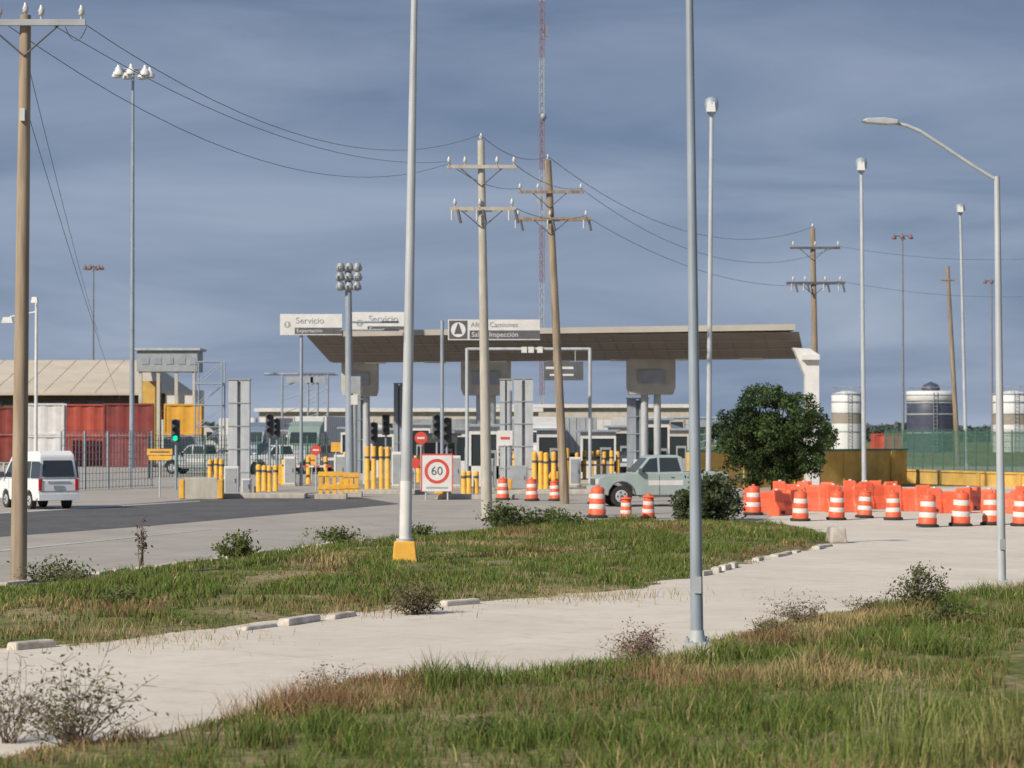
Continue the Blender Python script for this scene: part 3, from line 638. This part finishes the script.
disk_sign(505,497,438,.34,M_white,square=True,inner=M_signred); disk_sign(312,480,460,.3,M_yel,square=True,inner=M_signred); disk_sign(415,494,463,.26,M_signred)
a=A('speed_limit_sign',W(437,500)); s=S(500); z=Z(473,500); w=31/s
a.part('legs')
for sx in(-1,1): a.cyl((sx*w*.35,0,0),(sx*w*.35,0,z),.04,.04,M_galvL,8)
a.part('panel'); a.box((0,-.06,z),(w,.06,w*1.18),M_white); a.bev(.01)
a.part('frame')
for sx in(-1,1): a.box((sx*w*.5,-.06,z),(.05,.08,w*1.2),M_signred)
a.box((0,-.06,z+w*.6),(w,.08,.06),M_signred); a.box((0,-.097,z-w*.47),(w*.7,.01,.07),M_grey)
a.part('red_ring'); n=28; vs=[];R1=w*.40;R2=w*.30; zc=z+.08
for i in range(n):
    t=2*math.pi*i/n; vs+=[(R1*math.cos(t),-.097,zc+R1*math.sin(t)),(R2*math.cos(t),-.097,zc+R2*math.sin(t))]
a.add(vs,[(2*i,2*i+1,(2*i+3)%(2*n),(2*i+2)%(2*n)) for i in range(n)],M_signred)
a.build(); a.text('60',0,-.098,zc,.52,M_dgrey,'numerals','CENTER')
def tlight(px,py,pyt,green=False,k=1.0):
    a=A('traffic_light',W(px,py)); z=Z(pyt,py); a.part('post'); a.cyl((0,0,0),(0,0,z),.06,.06,M_galv,8)
    a.part('housing'); a.box((0,-.1,z),(.42*k,.25,1.15*k),M_dgrey); a.bev(.03)
    a.part('lenses')
    for i,mm in enumerate((M_dgrey,M_dgrey,M_go if green else M_dgrey)):
        zz=z+(.36-.36*i)*k; a.cyl((0,-.22,zz),(0,-.24,zz),.13*k,.13*k,mm,14)
        a.cyl((0,-.23,zz+.1*k),(0,-.45,zz+.08*k),.15*k,.14*k,M_dgrey,12,False)
    a.build()
tlight(176,490,431,True); tlight(437,488,427,k=1.1); tlight(447,488,431,k=1.2); tlight(270,482,425,k=1.1); tlight(374,486,433); tlight(386,484,425); tlight(277,480,428)
# ---------------------------------------------------------------- fences
def fence(name,p0,p1,h,m,sp=.12,wr=.014,post=2.5,pm=None):
    p0=Vector(W(*p0));p1=Vector(W(*p1)); L_=(p1-p0).length; ang=math.atan2(p1.y-p0.y,p1.x-p0.x)
    a=A(name,(p0.x,p0.y,0),ang); a.part('mesh')
    n=int(L_/sp)
    for i in range(n): a.box((i*sp,0,h/2+.03),(wr*2,.01,h),m)
    for k in range(9): a.box((L_/2,.012,.1+h*k/8),(L_,.01,.025),m)
    a.part('posts')
    for i in range(int(L_/post)+1): a.box((i*post,.05,h/2),(.09,.07,h+.15),pm or m)
    a.build()
fence('green_mesh_fence',(1130,487),(885,471),2.95,M_green,.10,.014)
fence('green_mesh_fence',(720,466),(650,464),3.0,M_green,.16,.02)
fence('picket_fence',(62,491),(155,487),2.9,M_galv,.32,.026,2.2)
fence('picket_fence',(-120,489),(62,491),1.3,M_galvL,.3,.03,2.5)
fence('green_mesh_fence',(150,478),(330,474),2.6,M_green,.25,.03)
def wall(name,p0,p1,h,m,t=.25,cap=None):
    p0=Vector(W(*p0));p1=Vector(W(*p1)); L_=(p1-p0).length; ang=math.atan2(p1.y-p0.y,p1.x-p0.x)
    a=A(name,(p0.x,p0.y,0),ang); a.part('wall'); a.box((L_/2,0,h/2),(L_,t,h),m); a.part('coping'); a.box((L_/2,0,h+.05),(L_+.1,t+.12,.1),cap or m)
    a.part('pilasters')
    for i in range(int(L_/4)+1): a.box((i*4,-.05,h/2),(.3,t+.08,h-.02),m)
    a.build()
wall('ochre_wall',(690,489),(905,484),1.9,M_ochre,cap=M_green); wall('ochre_wall',(905,483),(1130,492),0.7,M_ochre)
def tank(px,base,w,pyt,m1,m2,dome=False):
    a=A('storage_tank',W(px,base)); s=S(base); r=w/s/2; z=Z(pyt,base); a.part('shell')
    a.lathe((0,0,0),[(r,0),(r,z*.45)],m2,28); a.lathe((0,0,z*.45),[(r*1.01,0),(r*1.01,z*.16)],M_tan if not dome else m2,28)
    a.lathe((0,0,z*.61),[(r,0),(r,z*.32),(r*.93,z*.345),(r*.3,z*.39)],m1 if not dome else m2,28)
    a.part('rings')
    for k in (.3,.61,.8,.93): a.lathe((0,0,z*k),[(r*1.0,0),(r*1.03,.05),(r*1.03,.2),(r,.25)],M_grey,28)
    if dome: a.lathe((0,0,z*.85),[(r,0),(r*1.02,.05),(r*1.02,1.3),(r,1.35)],m1,28)
    a.part('handrail')
    for i in range(14):
        t=2*math.pi*i/14;t2=2*math.pi*(i+1)/14; q=r*.95
        a.cyl((q*math.cos(t),q*math.sin(t),z*.94),(q*math.cos(t),q*math.sin(t),z*.94+1.1),.04,.04,M_galv,4); a.cyl((q*math.cos(t),q*math.sin(t),z*.94+1.1),(q*math.cos(t2),q*math.sin(t2),z*.94+1.1),.04,.04,M_galv,4)
    a.part('ladder')
    for sx in(-.25,.25): a.box((sx,-r-.2,z/2),(.06,.06,z),M_galv)
    for i in range(int(z/.5)): a.box((0,-r-.2,.3+i*.5),(.5,.05,.05),M_galv)
    if dome: a.part('vent'); a.lathe((0,0,z),[(r*.35,0),(r*.4,.5),(r*.3,1),(.1,1.4)],M_navy,14)
    a.build()
M_tan=mat('tan_band_paint',(.30,.27,.23),.7,0,.1); M_tankw=mat('tank_white_paint',(.66,.68,.70),.6,0,.05,.5,dirt=(.5,.48,.45),dirt_amt=.4)  # tank colours kept pale to imitate haze over the distance
tank(847,450,31,391,M_tankw,M_tankw); tank(931,452,48,392,M_tankw,M_navy,True); tank(1012,452,38,391,M_tankw,M_tankw)
def container(px,base,L_,rz,m,stack=1,z0=0):
    a=A('shipping_container',(*W(px,base),z0),rz)
    for k in range(stack):
        zb=k*2.62; a.part('box_%d'%(k+1))
        n=int(L_/.28)
        def corr(y,flip):
            vs=[]
            for i in range(n+1):
                x=-L_/2+L_*i/n; o=.05 if (i//2)%2 else 0
                vs+=[(x,y+(o if not flip else -o),zb+.15),(x,y+(o if not flip else -o),zb+2.45)]
            a.add(vs,[(2*i,2*i+2,2*i+3,2*i+1) for i in range(n)],m)
        corr(-1.2,False); corr(1.2,True)
        a.box((0,0,zb+1.3),(L_-.1,2.25,2.4),m)
        for z in (zb+.08,zb+2.52):
            for y in(-1.2,1.2): a.box((0,y,z),(L_,.12,.15),m)
        for x in(-L_/2,L_/2):
            for y in(-1.2,1.2): a.box((x,y,zb+1.3),(.14,.14,2.6),m)
    a.build()
container(86,466,3.7,.12,M_red,2); container(129,467,3.9,.12,M_dred,2); container(105,458,12.2,.1,M_dred,2); container(46,467,3.0,.1,M_white,2); container(8,460,6.1,.1,M_white,1)
container(385,465,3.4,.1,M_red,1); container(886,455,3.2,.0,M_red,1); container(262,461,6.1,.2,M_dgrey,1); container(5,462,6,.1,M_dred,2); container(-60,462,12,.1,M_red,2)
M_tyel=mat('yellow_truck_paint',(0.70,0.37,0.05),.5,0,.08,2)
container(184,466,3.0,.05,M_grey,1); container(184,466,3.0,.05,M_tyel,1,2.64)
def warehouse(px0,px1,base,eave,ridge,depth,wallm,roofm,name='warehouse_building'):
    x0,y0=W(px0,base); x1,_=W(px1,base); a=A(name,(x0,y0,0)); L_=x1-x0
    a.part('walls'); a.prism([(0,0),(L_,0),(L_,eave-.05),(0,eave-.05)],0,depth,wallm)
    a.part('roof'); o=1.2
    a.add([(-o,-o,eave),(L_+o,-o,eave),(L_+o-4,depth/2,ridge),(-o,depth/2,ridge),(-o,depth+o,eave),(L_+o,depth+o,eave),(-o,-o,eave-.3),(L_+o,-o,eave-.3)],[(0,1,2,3),(3,2,5,4),(1,5,2),(0,6,7,1)],roofm)
    a.part('roof_seams')
    for i in range(int(L_/3)): a.cyl((i*3,-o,eave+.02),(i*3,depth/2,ridge+.02),.035,.035,roofm,4)
    a.part('doors')
    for i in range(int(L_/9)): a.box((5+i*9,-.05,2.4),(4.5,.12,4.8),M_dgrey)
    a.part('windows')
    for i in range(int(L_/4)): a.box((2+i*4,-.04,eave-1.4),(2,.1,.9),M_glass)
    a.build()
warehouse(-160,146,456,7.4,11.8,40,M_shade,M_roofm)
a=A('office_building',W(170,463)); s=S(463); z1=Z(351,463); z0=Z(372,463); w=60/s
a.part('upper_storey'); a.box((0,0,(z0+z1)/2),(w,4,z1-z0),M_grey)
a.part('roof'); a.box((0,0,z1+.1),(w+.6,4.6,.2),M_galvL)
a.part('windows')
for i in range(5): a.box((-w/2+.8+i*w/5,-2.02,(z0+z1)/2),(w/5*.6,.06,.6),M_galv)
a.part('columns')
for i in range(4): a.box((-w/2+.3+i*(w-.6)/3,-1.7,z0/2),(.3,.3,z0),M_cream)
a.part('lower_storey'); a.box((-1.9,1,z0*.45),(w*.28,2.5,z0*.9),M_ochre); a.box((1.2,1.2,z0*.40),(w*.6,2,z0*.8),M_white); a.build()
a=A('steel_frame_tower',W(210,470)); z=Z(362,470)
for sx in(-1,1):
    for sy in(-1,1): a.cyl((sx*1.0,sy*1.0,0),(sx*1.0,sy*1.0,z),.06,.06,M_galv,6)
for k in range(1,6):
    zz=z*k/5
    for sy in(-1,1): a.cyl((-1.0,sy*1.0,zz),(1.0,sy*1.0,zz),.045,.045,M_galv,5); a.cyl((-1.0,sy*1.0,zz-z/5),(1.0,sy*1.0,zz),.03,.03,M_galv,5)
a.box((0,0,z*.8),(2.1,2.1,.12),M_galv); a.build()
a=A('customs_office_building',W(400,458)); z=Z(412,458)
a.part('walls'); a.box((0,0,z/2),(30,6,z),M_cream); a.part('roof'); a.box((0,0,z+.2),(31,7,.4),M_white)
a.part('windows')
for i in range(12): a.box((-13.5+i*2.45,-3.03,z*.62),(1.5,.08,1.3),M_glass)
a.build()
a=A('customs_office_building',W(590,457)); z=Z(408,457)
a.part('walls'); a.box((0,0,z/2),(22,6,z),M_cream); a.part('roof'); a.box((0,0,z+.2),(23,7,.4),M_white)
a.part('windows')
for i in range(9): a.box((-10+i*2.45,-3.03,z*.6),(1.5,.08,1.3),M_glass)
a.build()
for px,w_,h_ in ((300,9,7),(318,5,8),(700,8,3)):
    a=A('lattice_gantry',W(px,466)); z=Z(374,466) if px<500 else Z(418,466)
    for sx in(-1,1): a.cyl((sx*w_/6,0,0),(sx*w_/6,0,z),.1,.1,M_galv,5)
    for k in range(7): a.cyl((-w_/6,0,z*(k)/7),(w_/6,0,z*(k+1)/7),.05,.05,M_galv,4)
    a.cyl((-w_/3,0,z),(w_/3,0,z),.12,.12,M_galv,5); a.box((0,-.1,z-.5),(w_/4,.2,.5),M_grey); a.build()
n=26000; tx=rng.uniform(-230,330,n); ty=rng.uniform(600,640,n); hgt=(1.5+5*fbm(tx*0.03,ty*0.01,2)); tz=rng.random(n)**0.8*hgt
ob=leafmesh('distant_treeline',np.stack([tx,ty,tz],1),0.9,np.array([0.10,0.125,0.11])*rng.uniform(.7,1.3,(n,1)))
# ---------------------------------------------------------------- vehicles
def arcpts(cx,R,zb,n=9):
    return [(cx+R*math.cos(t),zb+max(0,R*math.sin(t))) for t in np.linspace(0,math.pi,n)]
def wheel(a,x,y,R,w=.24):
    s=1 if y>0 else -1
    a.cyl((x,y-w/2,R),(x,y+w/2,R),R,R,M_black,24); a.cyl((x,y+s*(w/2),R),(x,y+s*(w/2+.012),R),R*.6,R*.55,M_galvL,16); a.cyl((x,y+s*(w/2+.012),R),(x,y+s*(w/2+.03),R),R*.15,R*.15,M_dgrey,10)
    for k in range(5):
        t=2*math.pi*k/5; a.box((x+R*.38*math.cos(t),y+s*(w/2+.014),R+R*.38*math.sin(t)),(R*.16,.012,R*.16),M_dgrey)
def frustum(a,prof,wb,wt,zb,zt,m):
    n=len(prof); hw=lambda z: (wb+(wt-wb)*(z-zb)/(zt-zb))/2
    vs=[(x,-hw(z),z) for x,z in prof]+[(x,hw(z),z) for x,z in prof]
    a.add(vs,[tuple(range(n)),tuple(range(2*n-1,n-1,-1))]+[((i+1)%n,i,n+i,n+(i+1)%n) for i in range(n)],m); return hw
def sidewin(a,poly,hw,m=None,off=.008):
    for s in(-1,1):
        vs=[(x,s*(hw(z)+off),z) for x,z in poly]; f=tuple(range(len(poly))); a.add(vs,[f if s<0 else f[::-1]],m or M_glass)
def endwin(a,x0,z0,x1,z1,w0,w1,off,m=None):
    a.add([(x0+off,-w0,z0),(x0+off,w0,z0),(x1+off,w1,z1),(x1+off,-w1,z1)],[(0,1,2,3)],m or M_glass)
def pickup(px,py,rz,paint,name='pickup_truck'):
    a=A(name,W(px,py),rz); R=.42; xf,xr=1.68,-1.72; w=1.9
    a.part('lower_body')
    top=[(2.62,.62),(2.66,.85),(2.6,1.14),(2.35,1.25),(1.15,1.32),(-.70,1.34),(-.73,1.38),(-2.6,1.38),(-2.66,1.3),(-2.66,.58)]
    bot=[(-2.3,.52)]+[p for p in arcpts(xr,.53,.46)][::-1]+[(-1.0,.46),(1.0,.46)]+[p for p in arcpts(xf,.53,.46)][::-1]+[(2.4,.5)]
    a.prism(top+bot,-w/2,w/2,paint); a.bev(.045)
    a.part('cab'); prof=[(1.15,1.31),(.55,1.98),(.3,2.04),(-.62,2.04),(-.80,1.96),(-.84,1.32)]
    hw=frustum(a,prof,w-.06,w-.40,1.31,2.04,paint); a.bev(.03)
    a.part('windows'); sidewin(a,[(.96,1.38),(.52,1.90),(.22,1.94),(.22,1.38)],hw); sidewin(a,[(.13,1.38),(.13,1.94),(-.60,1.94),(-.74,1.40)],hw)
    endwin(a,1.10,1.37,.60,1.93,.82,.68,.014); endwin(a,-.83,1.40,-.80,1.90,.78,.68,-.02)
    a.part('wheels')
    for x in(xf,xr):
        for y in(-w/2+.12,w/2-.12): wheel(a,x,y,R)
    a.part('trim'); a.box((2.66,0,.68),(.14,w-.06,.24),M_galvL); a.box((-2.68,0,.62),(.14,w-.1,.2),M_galvL); a.box((2.645,0,.98),(.04,1.0,.24),M_dgrey)
    for y in(-.74,.74): a.box((2.63,y,1.0),(.08,.32,.2),M_lens); a.box((-2.67,y*1.15,1.05),(.04,.16,.4),M_lred)
    for y in (-1,1):
        a.box((.95,y*(w/2+.1),1.42),(.12,.2,.2),M_dgrey); a.box((-.1,y*(w/2+.004),.95),(1.4,.006,.2),M_white); a.box((.16,y*(w/2+.004),.85),(.02,.006,.8),M_dgrey); a.box((-.38,y*(w/2+.012),1.17),(.14,.02,.03),M_dgrey)
        a.box((0,y*(w/2-.06),.42),(1.9,.14,.08),M_dgrey)
        for xa in (xf,xr):
            ap=arcpts(xa,.55,.46); 
            for p,q in zip(ap[:-1],ap[1:]): a.cyl((p[0],y*(w/2+.0),p[1]),(q[0],y*(w/2+.0),q[1]),.025,.025,M_dgrey,5)
    a.build()
pickup(658,506,math.pi+.16,M_gpaint)
def van(px,py,rz,L_=4.5):
    a=A('passenger_van',W(px,py),rz); h=L_/2; w=1.68; R=.33; xf,xr=h-.85,-h+.95
    a.part('lower_body')
    top=[(h-.02,.5),(h,.8),(h-.12,1.02),(h-.5,1.14),(-h+.02,1.16),(-h,1.0),(-h,.45)]
    bot=[(-h+.3,.34)]+arcpts(xr,.4,.33)[::-1]+[(-.4,.3),(.4,.3)]+arcpts(xf,.4,.33)[::-1]+[(h-.25,.36)]
    a.prism(top+bot,-w/2,w/2,M_carwhite); a.bev(.05)
    a.part('upper_body'); prof=[(h-.42,1.13),(h-1.15,1.98),(h-1.5,2.2),(-h+.4,2.24),(-h+.14,2.08),(-h+.02,1.15)]
    hw=frustum(a,prof,w-.03,w-.26,1.13,2.24,M_carwhite); a.bev(.08)
    a.part('windows'); sidewin(a,[(h-.72,1.2),(h-1.25,1.82),(h-1.6,1.86),(h-1.6,1.2)],hw)
    xs_=h-1.68
    for k in range(3):
        xa=xs_-k*.86; sidewin(a,[(xa,1.2),(xa,1.84),(xa-.8,1.84),(xa-.8,1.2)],hw)
    endwin(a,h-.48,1.2,h-1.1,1.88,.76,.66,.03); endwin(a,-h+.035,1.25,-h+.13,1.88,.66,.58,-.03)
    a.part('wheels')
    for x in(xf,xr):
        for y in(-w/2+.12,w/2-.12): wheel(a,x,y,R,.2)
    a.part('trim'); a.box((-h-.03,0,.48),(.14,w-.04,.24),M_carwhite); a.box((h+.0,0,.5),(.14,w-.04,.26),M_carwhite); a.box((-h-.012,0,.85),(.03,.4,.13),M_grey); a.box((-h-.01,0,1.06),(.03,.9,.05),M_galvL); a.box((-h-.012,0,.7),(.02,1.5,.015),M_dgrey)
    for y in(-.74,.74): a.box((-h-.0,y,.95),(.05,.13,.42),M_lred); a.box((h-.03,y,.85),(.08,.24,.2),M_lens); a.box((h-.75,y*1.3,1.3),(.1,.2,.22),M_dgrey)
    for y in(-1,1): a.box((-.1,y*(w/2+.004),.85),(.015,.006,.6),M_grey); a.box((.9,y*(w/2+.004),.8),(.015,.006,.7),M_grey)
    a.build()
van(38,508,math.pi-math.radians(57),4.2)
def semi(px,py,rz,cabm,trm,name='semi_truck',trailer=True):
    a=A(name,W(px,py),rz)
    a.part('cab')
    a.prism([(0,.55),(.08,1.5),(-.05,1.9),(-1.1,2.0),(-1.5,2.9),(-1.9,3.3),(-3.2,3.7),(-3.3,.8),(-.4,.5)],-1.2,1.2,cabm); a.bev(.08)
    a.part('windscreen'); a.add([(-1.085,-1.0,2.1),(-1.085,1.0,2.1),(-1.445,.95,2.88),(-1.445,-.95,2.88)],[(0,1,2,3)],M_glass)
    for y in(-1.206,1.206): a.add([(-1.35,y,2.05),(-2.2,y,2.05),(-2.2,y,2.85),(-1.65,y,2.85)],[(0,1,2,3)],M_glass)
    a.part('grille'); a.box((.09,0,1.2),(.06,1.0,.9),M_galvL); a.box((.12,0,.6),(.25,2.4,.35),M_galvL)
    for y in(-.85,.85): a.box((.08,y,1.05),(.08,.35,.25),M_lens)
    for y in(-1.45,1.45): a.box((-1.5,y,2.4),(.15,.2,.8),M_dgrey)
    for y in(-1.1,1.1): a.cyl((-3.4,y,1),(-3.4,y,4.0),.08,.08,M_galvL,8)
    a.part('wheels')
    xsw=[-.95,-4.6,-5.9]+([-14.4,-15.6] if trailer else [])
    for x in xsw:
        for y in(-1.05,1.05): wheel(a,x,y,.5,.35)
    a.part('chassis'); a.box((-4.2,0,.85),(5,.9,.25),M_dgrey)
    if trailer:
        a.part('trailer'); a.box((-10.3,0,2.65),(12.6,2.5,2.8),trm); a.bev(.03)
        a.part('trailer_details'); a.box((-10.3,0,1.2),(12.6,2.3,.15),M_dgrey)
        for i in range(14):
            for y in(-1.256,1.256): a.box((-4.6-i*.88,y,2.65),(.04,.02,2.75),M_galv)
        for y in(-.62,.62): a.box((-16.61,y,2.65),(.02,1.15,2.6),trm)
        for y in(-.9,-.35,.35,.9): a.cyl((-16.65,y,1.3),(-16.65,y,4.0),.025,.025,M_galv,6)
        a.box((-16.62,0,.75),(.1,2.2,.12),M_signred); a.box((-15,0,.8),(3,.8,.3),M_dgrey)
    a.build()
M_twhite=mat('white_truck_paint',(.62,.63,.64),.5,0,.06,2,dirt=(.4,.37,.33),dirt_amt=.4); M_tgrn=mat('grey_green_truck_paint',(.20,.27,.25),.5,0,.08,2); M_tblue=mat('blue_truck_paint',(.14,.18,.26),.5,0,.08,2)
hp=math.pi/2
semi(300,472,-hp-.1,M_tgrn,M_twhite)
semi(245,467,-hp-.25,M_tblue,M_twhite)
semi(575,466,hp,M_twhite,M_grey)
semi(660,470,-hp+.1,M_tyel,M_twhite)
semi(410,465,-.1,M_twhite,M_twhite); semi(350,463,math.pi,M_tgrn,M_grey); semi(230,461,.05,M_twhite,M_twhite)
semi(545,470,-hp,M_twhite,M_twhite); semi(700,460,.0,M_tblue,M_twhite)
pickup(470,476,-hp,M_carwhite,'pickup_truck'); pickup(395,474,-hp-.1,M_dred,'pickup_truck'); pickup(612,474,-hp,M_navy,'pickup_truck')
pickup(280,474,math.pi+.3,M_carwhite,'pickup_truck'); pickup(330,472,math.pi,M_dgrey,'pickup_truck'); pickup(200,474,math.pi-.3,M_grey,'pickup_truck')
# ---------------------------------------------------------------- drums and barriers
M_dwhite=mat('drum_white_band',(.68,.65,.62),.5,0,.06,3,dirt=(.5,.4,.33),dirt_amt=.5)
def drum(px,py,h=1.1):
    a=A('traffic_drum',(*W(px,py),0.012),random.uniform(0,3)); k=h/1.1
    a.lathe((0,0,0),[(.36*k,0),(.36*k,.07),(.30*k,.09)],M_black,18)
    rs=[.29,.275,.26,.245,.23,.215]; zs=[.09,.29,.45,.63,.79,.97]
    for i in range(5):
        m=M_orange if i%2==0 else M_dwhite
        a.lathe((0,0,0),[(rs[i]*k,zs[i]*k),(rs[i]*k-.002,zs[i+1]*k-.015),(rs[i+1]*k,zs[i+1]*k)],m,18)
    a.lathe((0,0,.97*k),[(.215,0),(.19,.04),(.06,.06),(.06,.12)],M_orange,14)
    a.build()
    a.root.rotation_euler=(random.uniform(-.06,.06),random.uniform(-.06,.06),a.rz)
for px,py,h in [(597,518,1.15),(626,520,.8),(648,519,.85),(532,501,1.0),(503,500,1.0),(555,501,.9),(753,515,1.1),(800,521,1.05),(836,520,1.05),(864,518,1.0),(893,520,1.0),(927,527,1.1),(960,526,1.15),(991,525,1.1),(1021,526,1.1),(1052,528,1.1),(595,504,1.0)]: drum(px,py,h)
def wbar(px,py,rz,L_=1.6,h=1.0):
    a=A('water_filled_barrier',(*W(px,py),.012),rz); k=L_/2
    pr=[(-.28,0),(-.28,.22),(-.12,.5),(-.10,h-.05),(-.06,h),(.06,h),(.10,h-.05),(.12,.5),(.28,.22),(.28,0)]
    n=len(pr); xs_=[-k,-k+.06,-.3,-.22,.22,.3,k-.06,k]; sc=[.85,1,1,.8,.8,1,1,.85]
    vs=[]
    for x,c in zip(xs_,sc): vs+=[(x,y*c,z-(.0 if c>.9 else (.12 if z>h*.8 and abs(x)<.4 else 0))) for y,z in pr]
    fs=[]
    for i in range(len(xs_)-1):
        for j in range(n-1): fs.append((i*n+j,(i+1)*n+j,(i+1)*n+j+1,i*n+j+1))
    fs.append(tuple(range(n))); fs.append(tuple(range((len(xs_)-1)*n+n-1,(len(xs_)-1)*n-1,-1)))
    a.part('shell'); a.add(vs,fs,M_orange); a.bev(.02)
    a.part('caps'); a.cyl((-.5,0,h),(-.5,0,h+.05),.07,.07,M_dwhite,10); a.cyl((k-.04,0,.0),(k-.04,0,h+.02),.05,.05,M_orange,8)
    for x in(-.55,.55): a.box((x,-.295,.10),(.25,.03,.1),M_black)
    a.build()
for i,(px,py) in enumerate([(765,512),(784,515),(812,511),(846,512),(878,509),(908,511),(948,513),(972,510),(1003,513),(1038,515),(1072,517)]):
    wbar(px,py,random.uniform(-.5,.5)+(1.2 if i in(1,7) else 0),h=random.uniform(.85,1.05))
for px,py in ((792,503),(862,502),(815,504)): wbar(px,py,random.uniform(-.6,.6),h=.9)
# ---------------------------------------------------------------- world, sun, camera
el=math.radians(35); az=(-0.70,-0.714)
sun=bpy.data.lights.new('sun','SUN'); sun.energy=4.8; sun.angle=math.radians(1.2); sun.color=(1,0.90,0.75)
so=bpy.data.objects.new('sun',sun); COL.objects.link(so)
dv=Vector((-az[0]*math.cos(el),-az[1]*math.cos(el),-math.sin(el))); so.rotation_euler=dv.to_track_quat('-Z','Y').to_euler(); so.location=(0,0,50)
w=bpy.data.worlds.new('World'); scene.world=w; w.use_nodes=True; nt=w.node_tree; N=nt.nodes; L=nt.links
bg=N['Background']; bg.inputs['Strength'].default_value=0.1
sk=N.new('ShaderNodeTexSky'); sk.sky_type='NISHITA'; sk.sun_disc=False; sk.sun_elevation=el; sk.sun_rotation=math.atan2(az[0],az[1])%(2*math.pi)
tc=N.new('ShaderNodeTexCoord'); mp=N.new('ShaderNodeMapping'); mp.inputs['Scale'].default_value=(3.0,3.0,17); mp.inputs['Rotation'].default_value=(0.0,0.04,0); mp.inputs['Location'].default_value=(0.7,0.2,0.4); L.new(tc.outputs['Generated'],mp.inputs['Vector'])
nz=N.new('ShaderNodeTexNoise'); nz.inputs['Scale'].default_value=1.6; nz.inputs['Detail'].default_value=7; nz.inputs['Roughness'].default_value=0.52; nz.inputs['Distortion'].default_value=0.5; L.new(mp.outputs[0],nz.inputs['Vector'])
rp=N.new('ShaderNodeValToRGB'); e=rp.color_ramp.elements
e[0].position=0.36; e[0].color=(0.142,0.200,0.325,1); e[1].position=0.68; e[1].color=(0.275,0.335,0.465,1); L.new(nz.outputs['Fac'],rp.inputs['Fac'])
sp=N.new('ShaderNodeSeparateXYZ'); L.new(tc.outputs['Generated'],sp.inputs[0])
rz_=N.new('ShaderNodeValToRGB'); e=rz_.color_ramp.elements; e[0].position=0.0; e[0].color=(1.38,1.34,1.25,1); e[1].position=0.17; e[1].color=(.90,.91,.92,1); L.new(sp.outputs['Z'],rz_.inputs['Fac'])
mu=N.new('ShaderNodeMixRGB'); mu.blend_type='MULTIPLY'; mu.inputs[0].default_value=1; L.new(rp.outputs[0],mu.inputs[1]); L.new(rz_.outputs[0],mu.inputs[2])
m10=N.new('ShaderNodeVectorMath'); m10.operation='SCALE'; m10.inputs['Scale'].default_value=10; L.new(mu.outputs[0],m10.inputs[0])
mxx=N.new('ShaderNodeMixRGB'); mxx.inputs[0].default_value=0.92; L.new(sk.outputs[0],mxx.inputs[1]); L.new(m10.outputs[0],mxx.inputs[2]); L.new(mxx.outputs[0],bg.inputs['Color'])
scene.view_settings.view_transform='Standard'; scene.view_settings.look='None'; scene.view_settings.exposure=0
cam=bpy.data.cameras.new('camera'); co=bpy.data.objects.new('camera',cam); COL.objects.link(co)
cam.lens=F/1024*36; cam.sensor_width=36; cam.clip_end=9000; cam.clip_start=.5
cam.dof.use_dof=True; cam.dof.focus_distance=46; cam.dof.aperture_fstop=2.6
co.location=(0,0,H); co.rotation_euler=(math.radians(90)+math.atan((HY-384)/F),0,0); scene.camera=co
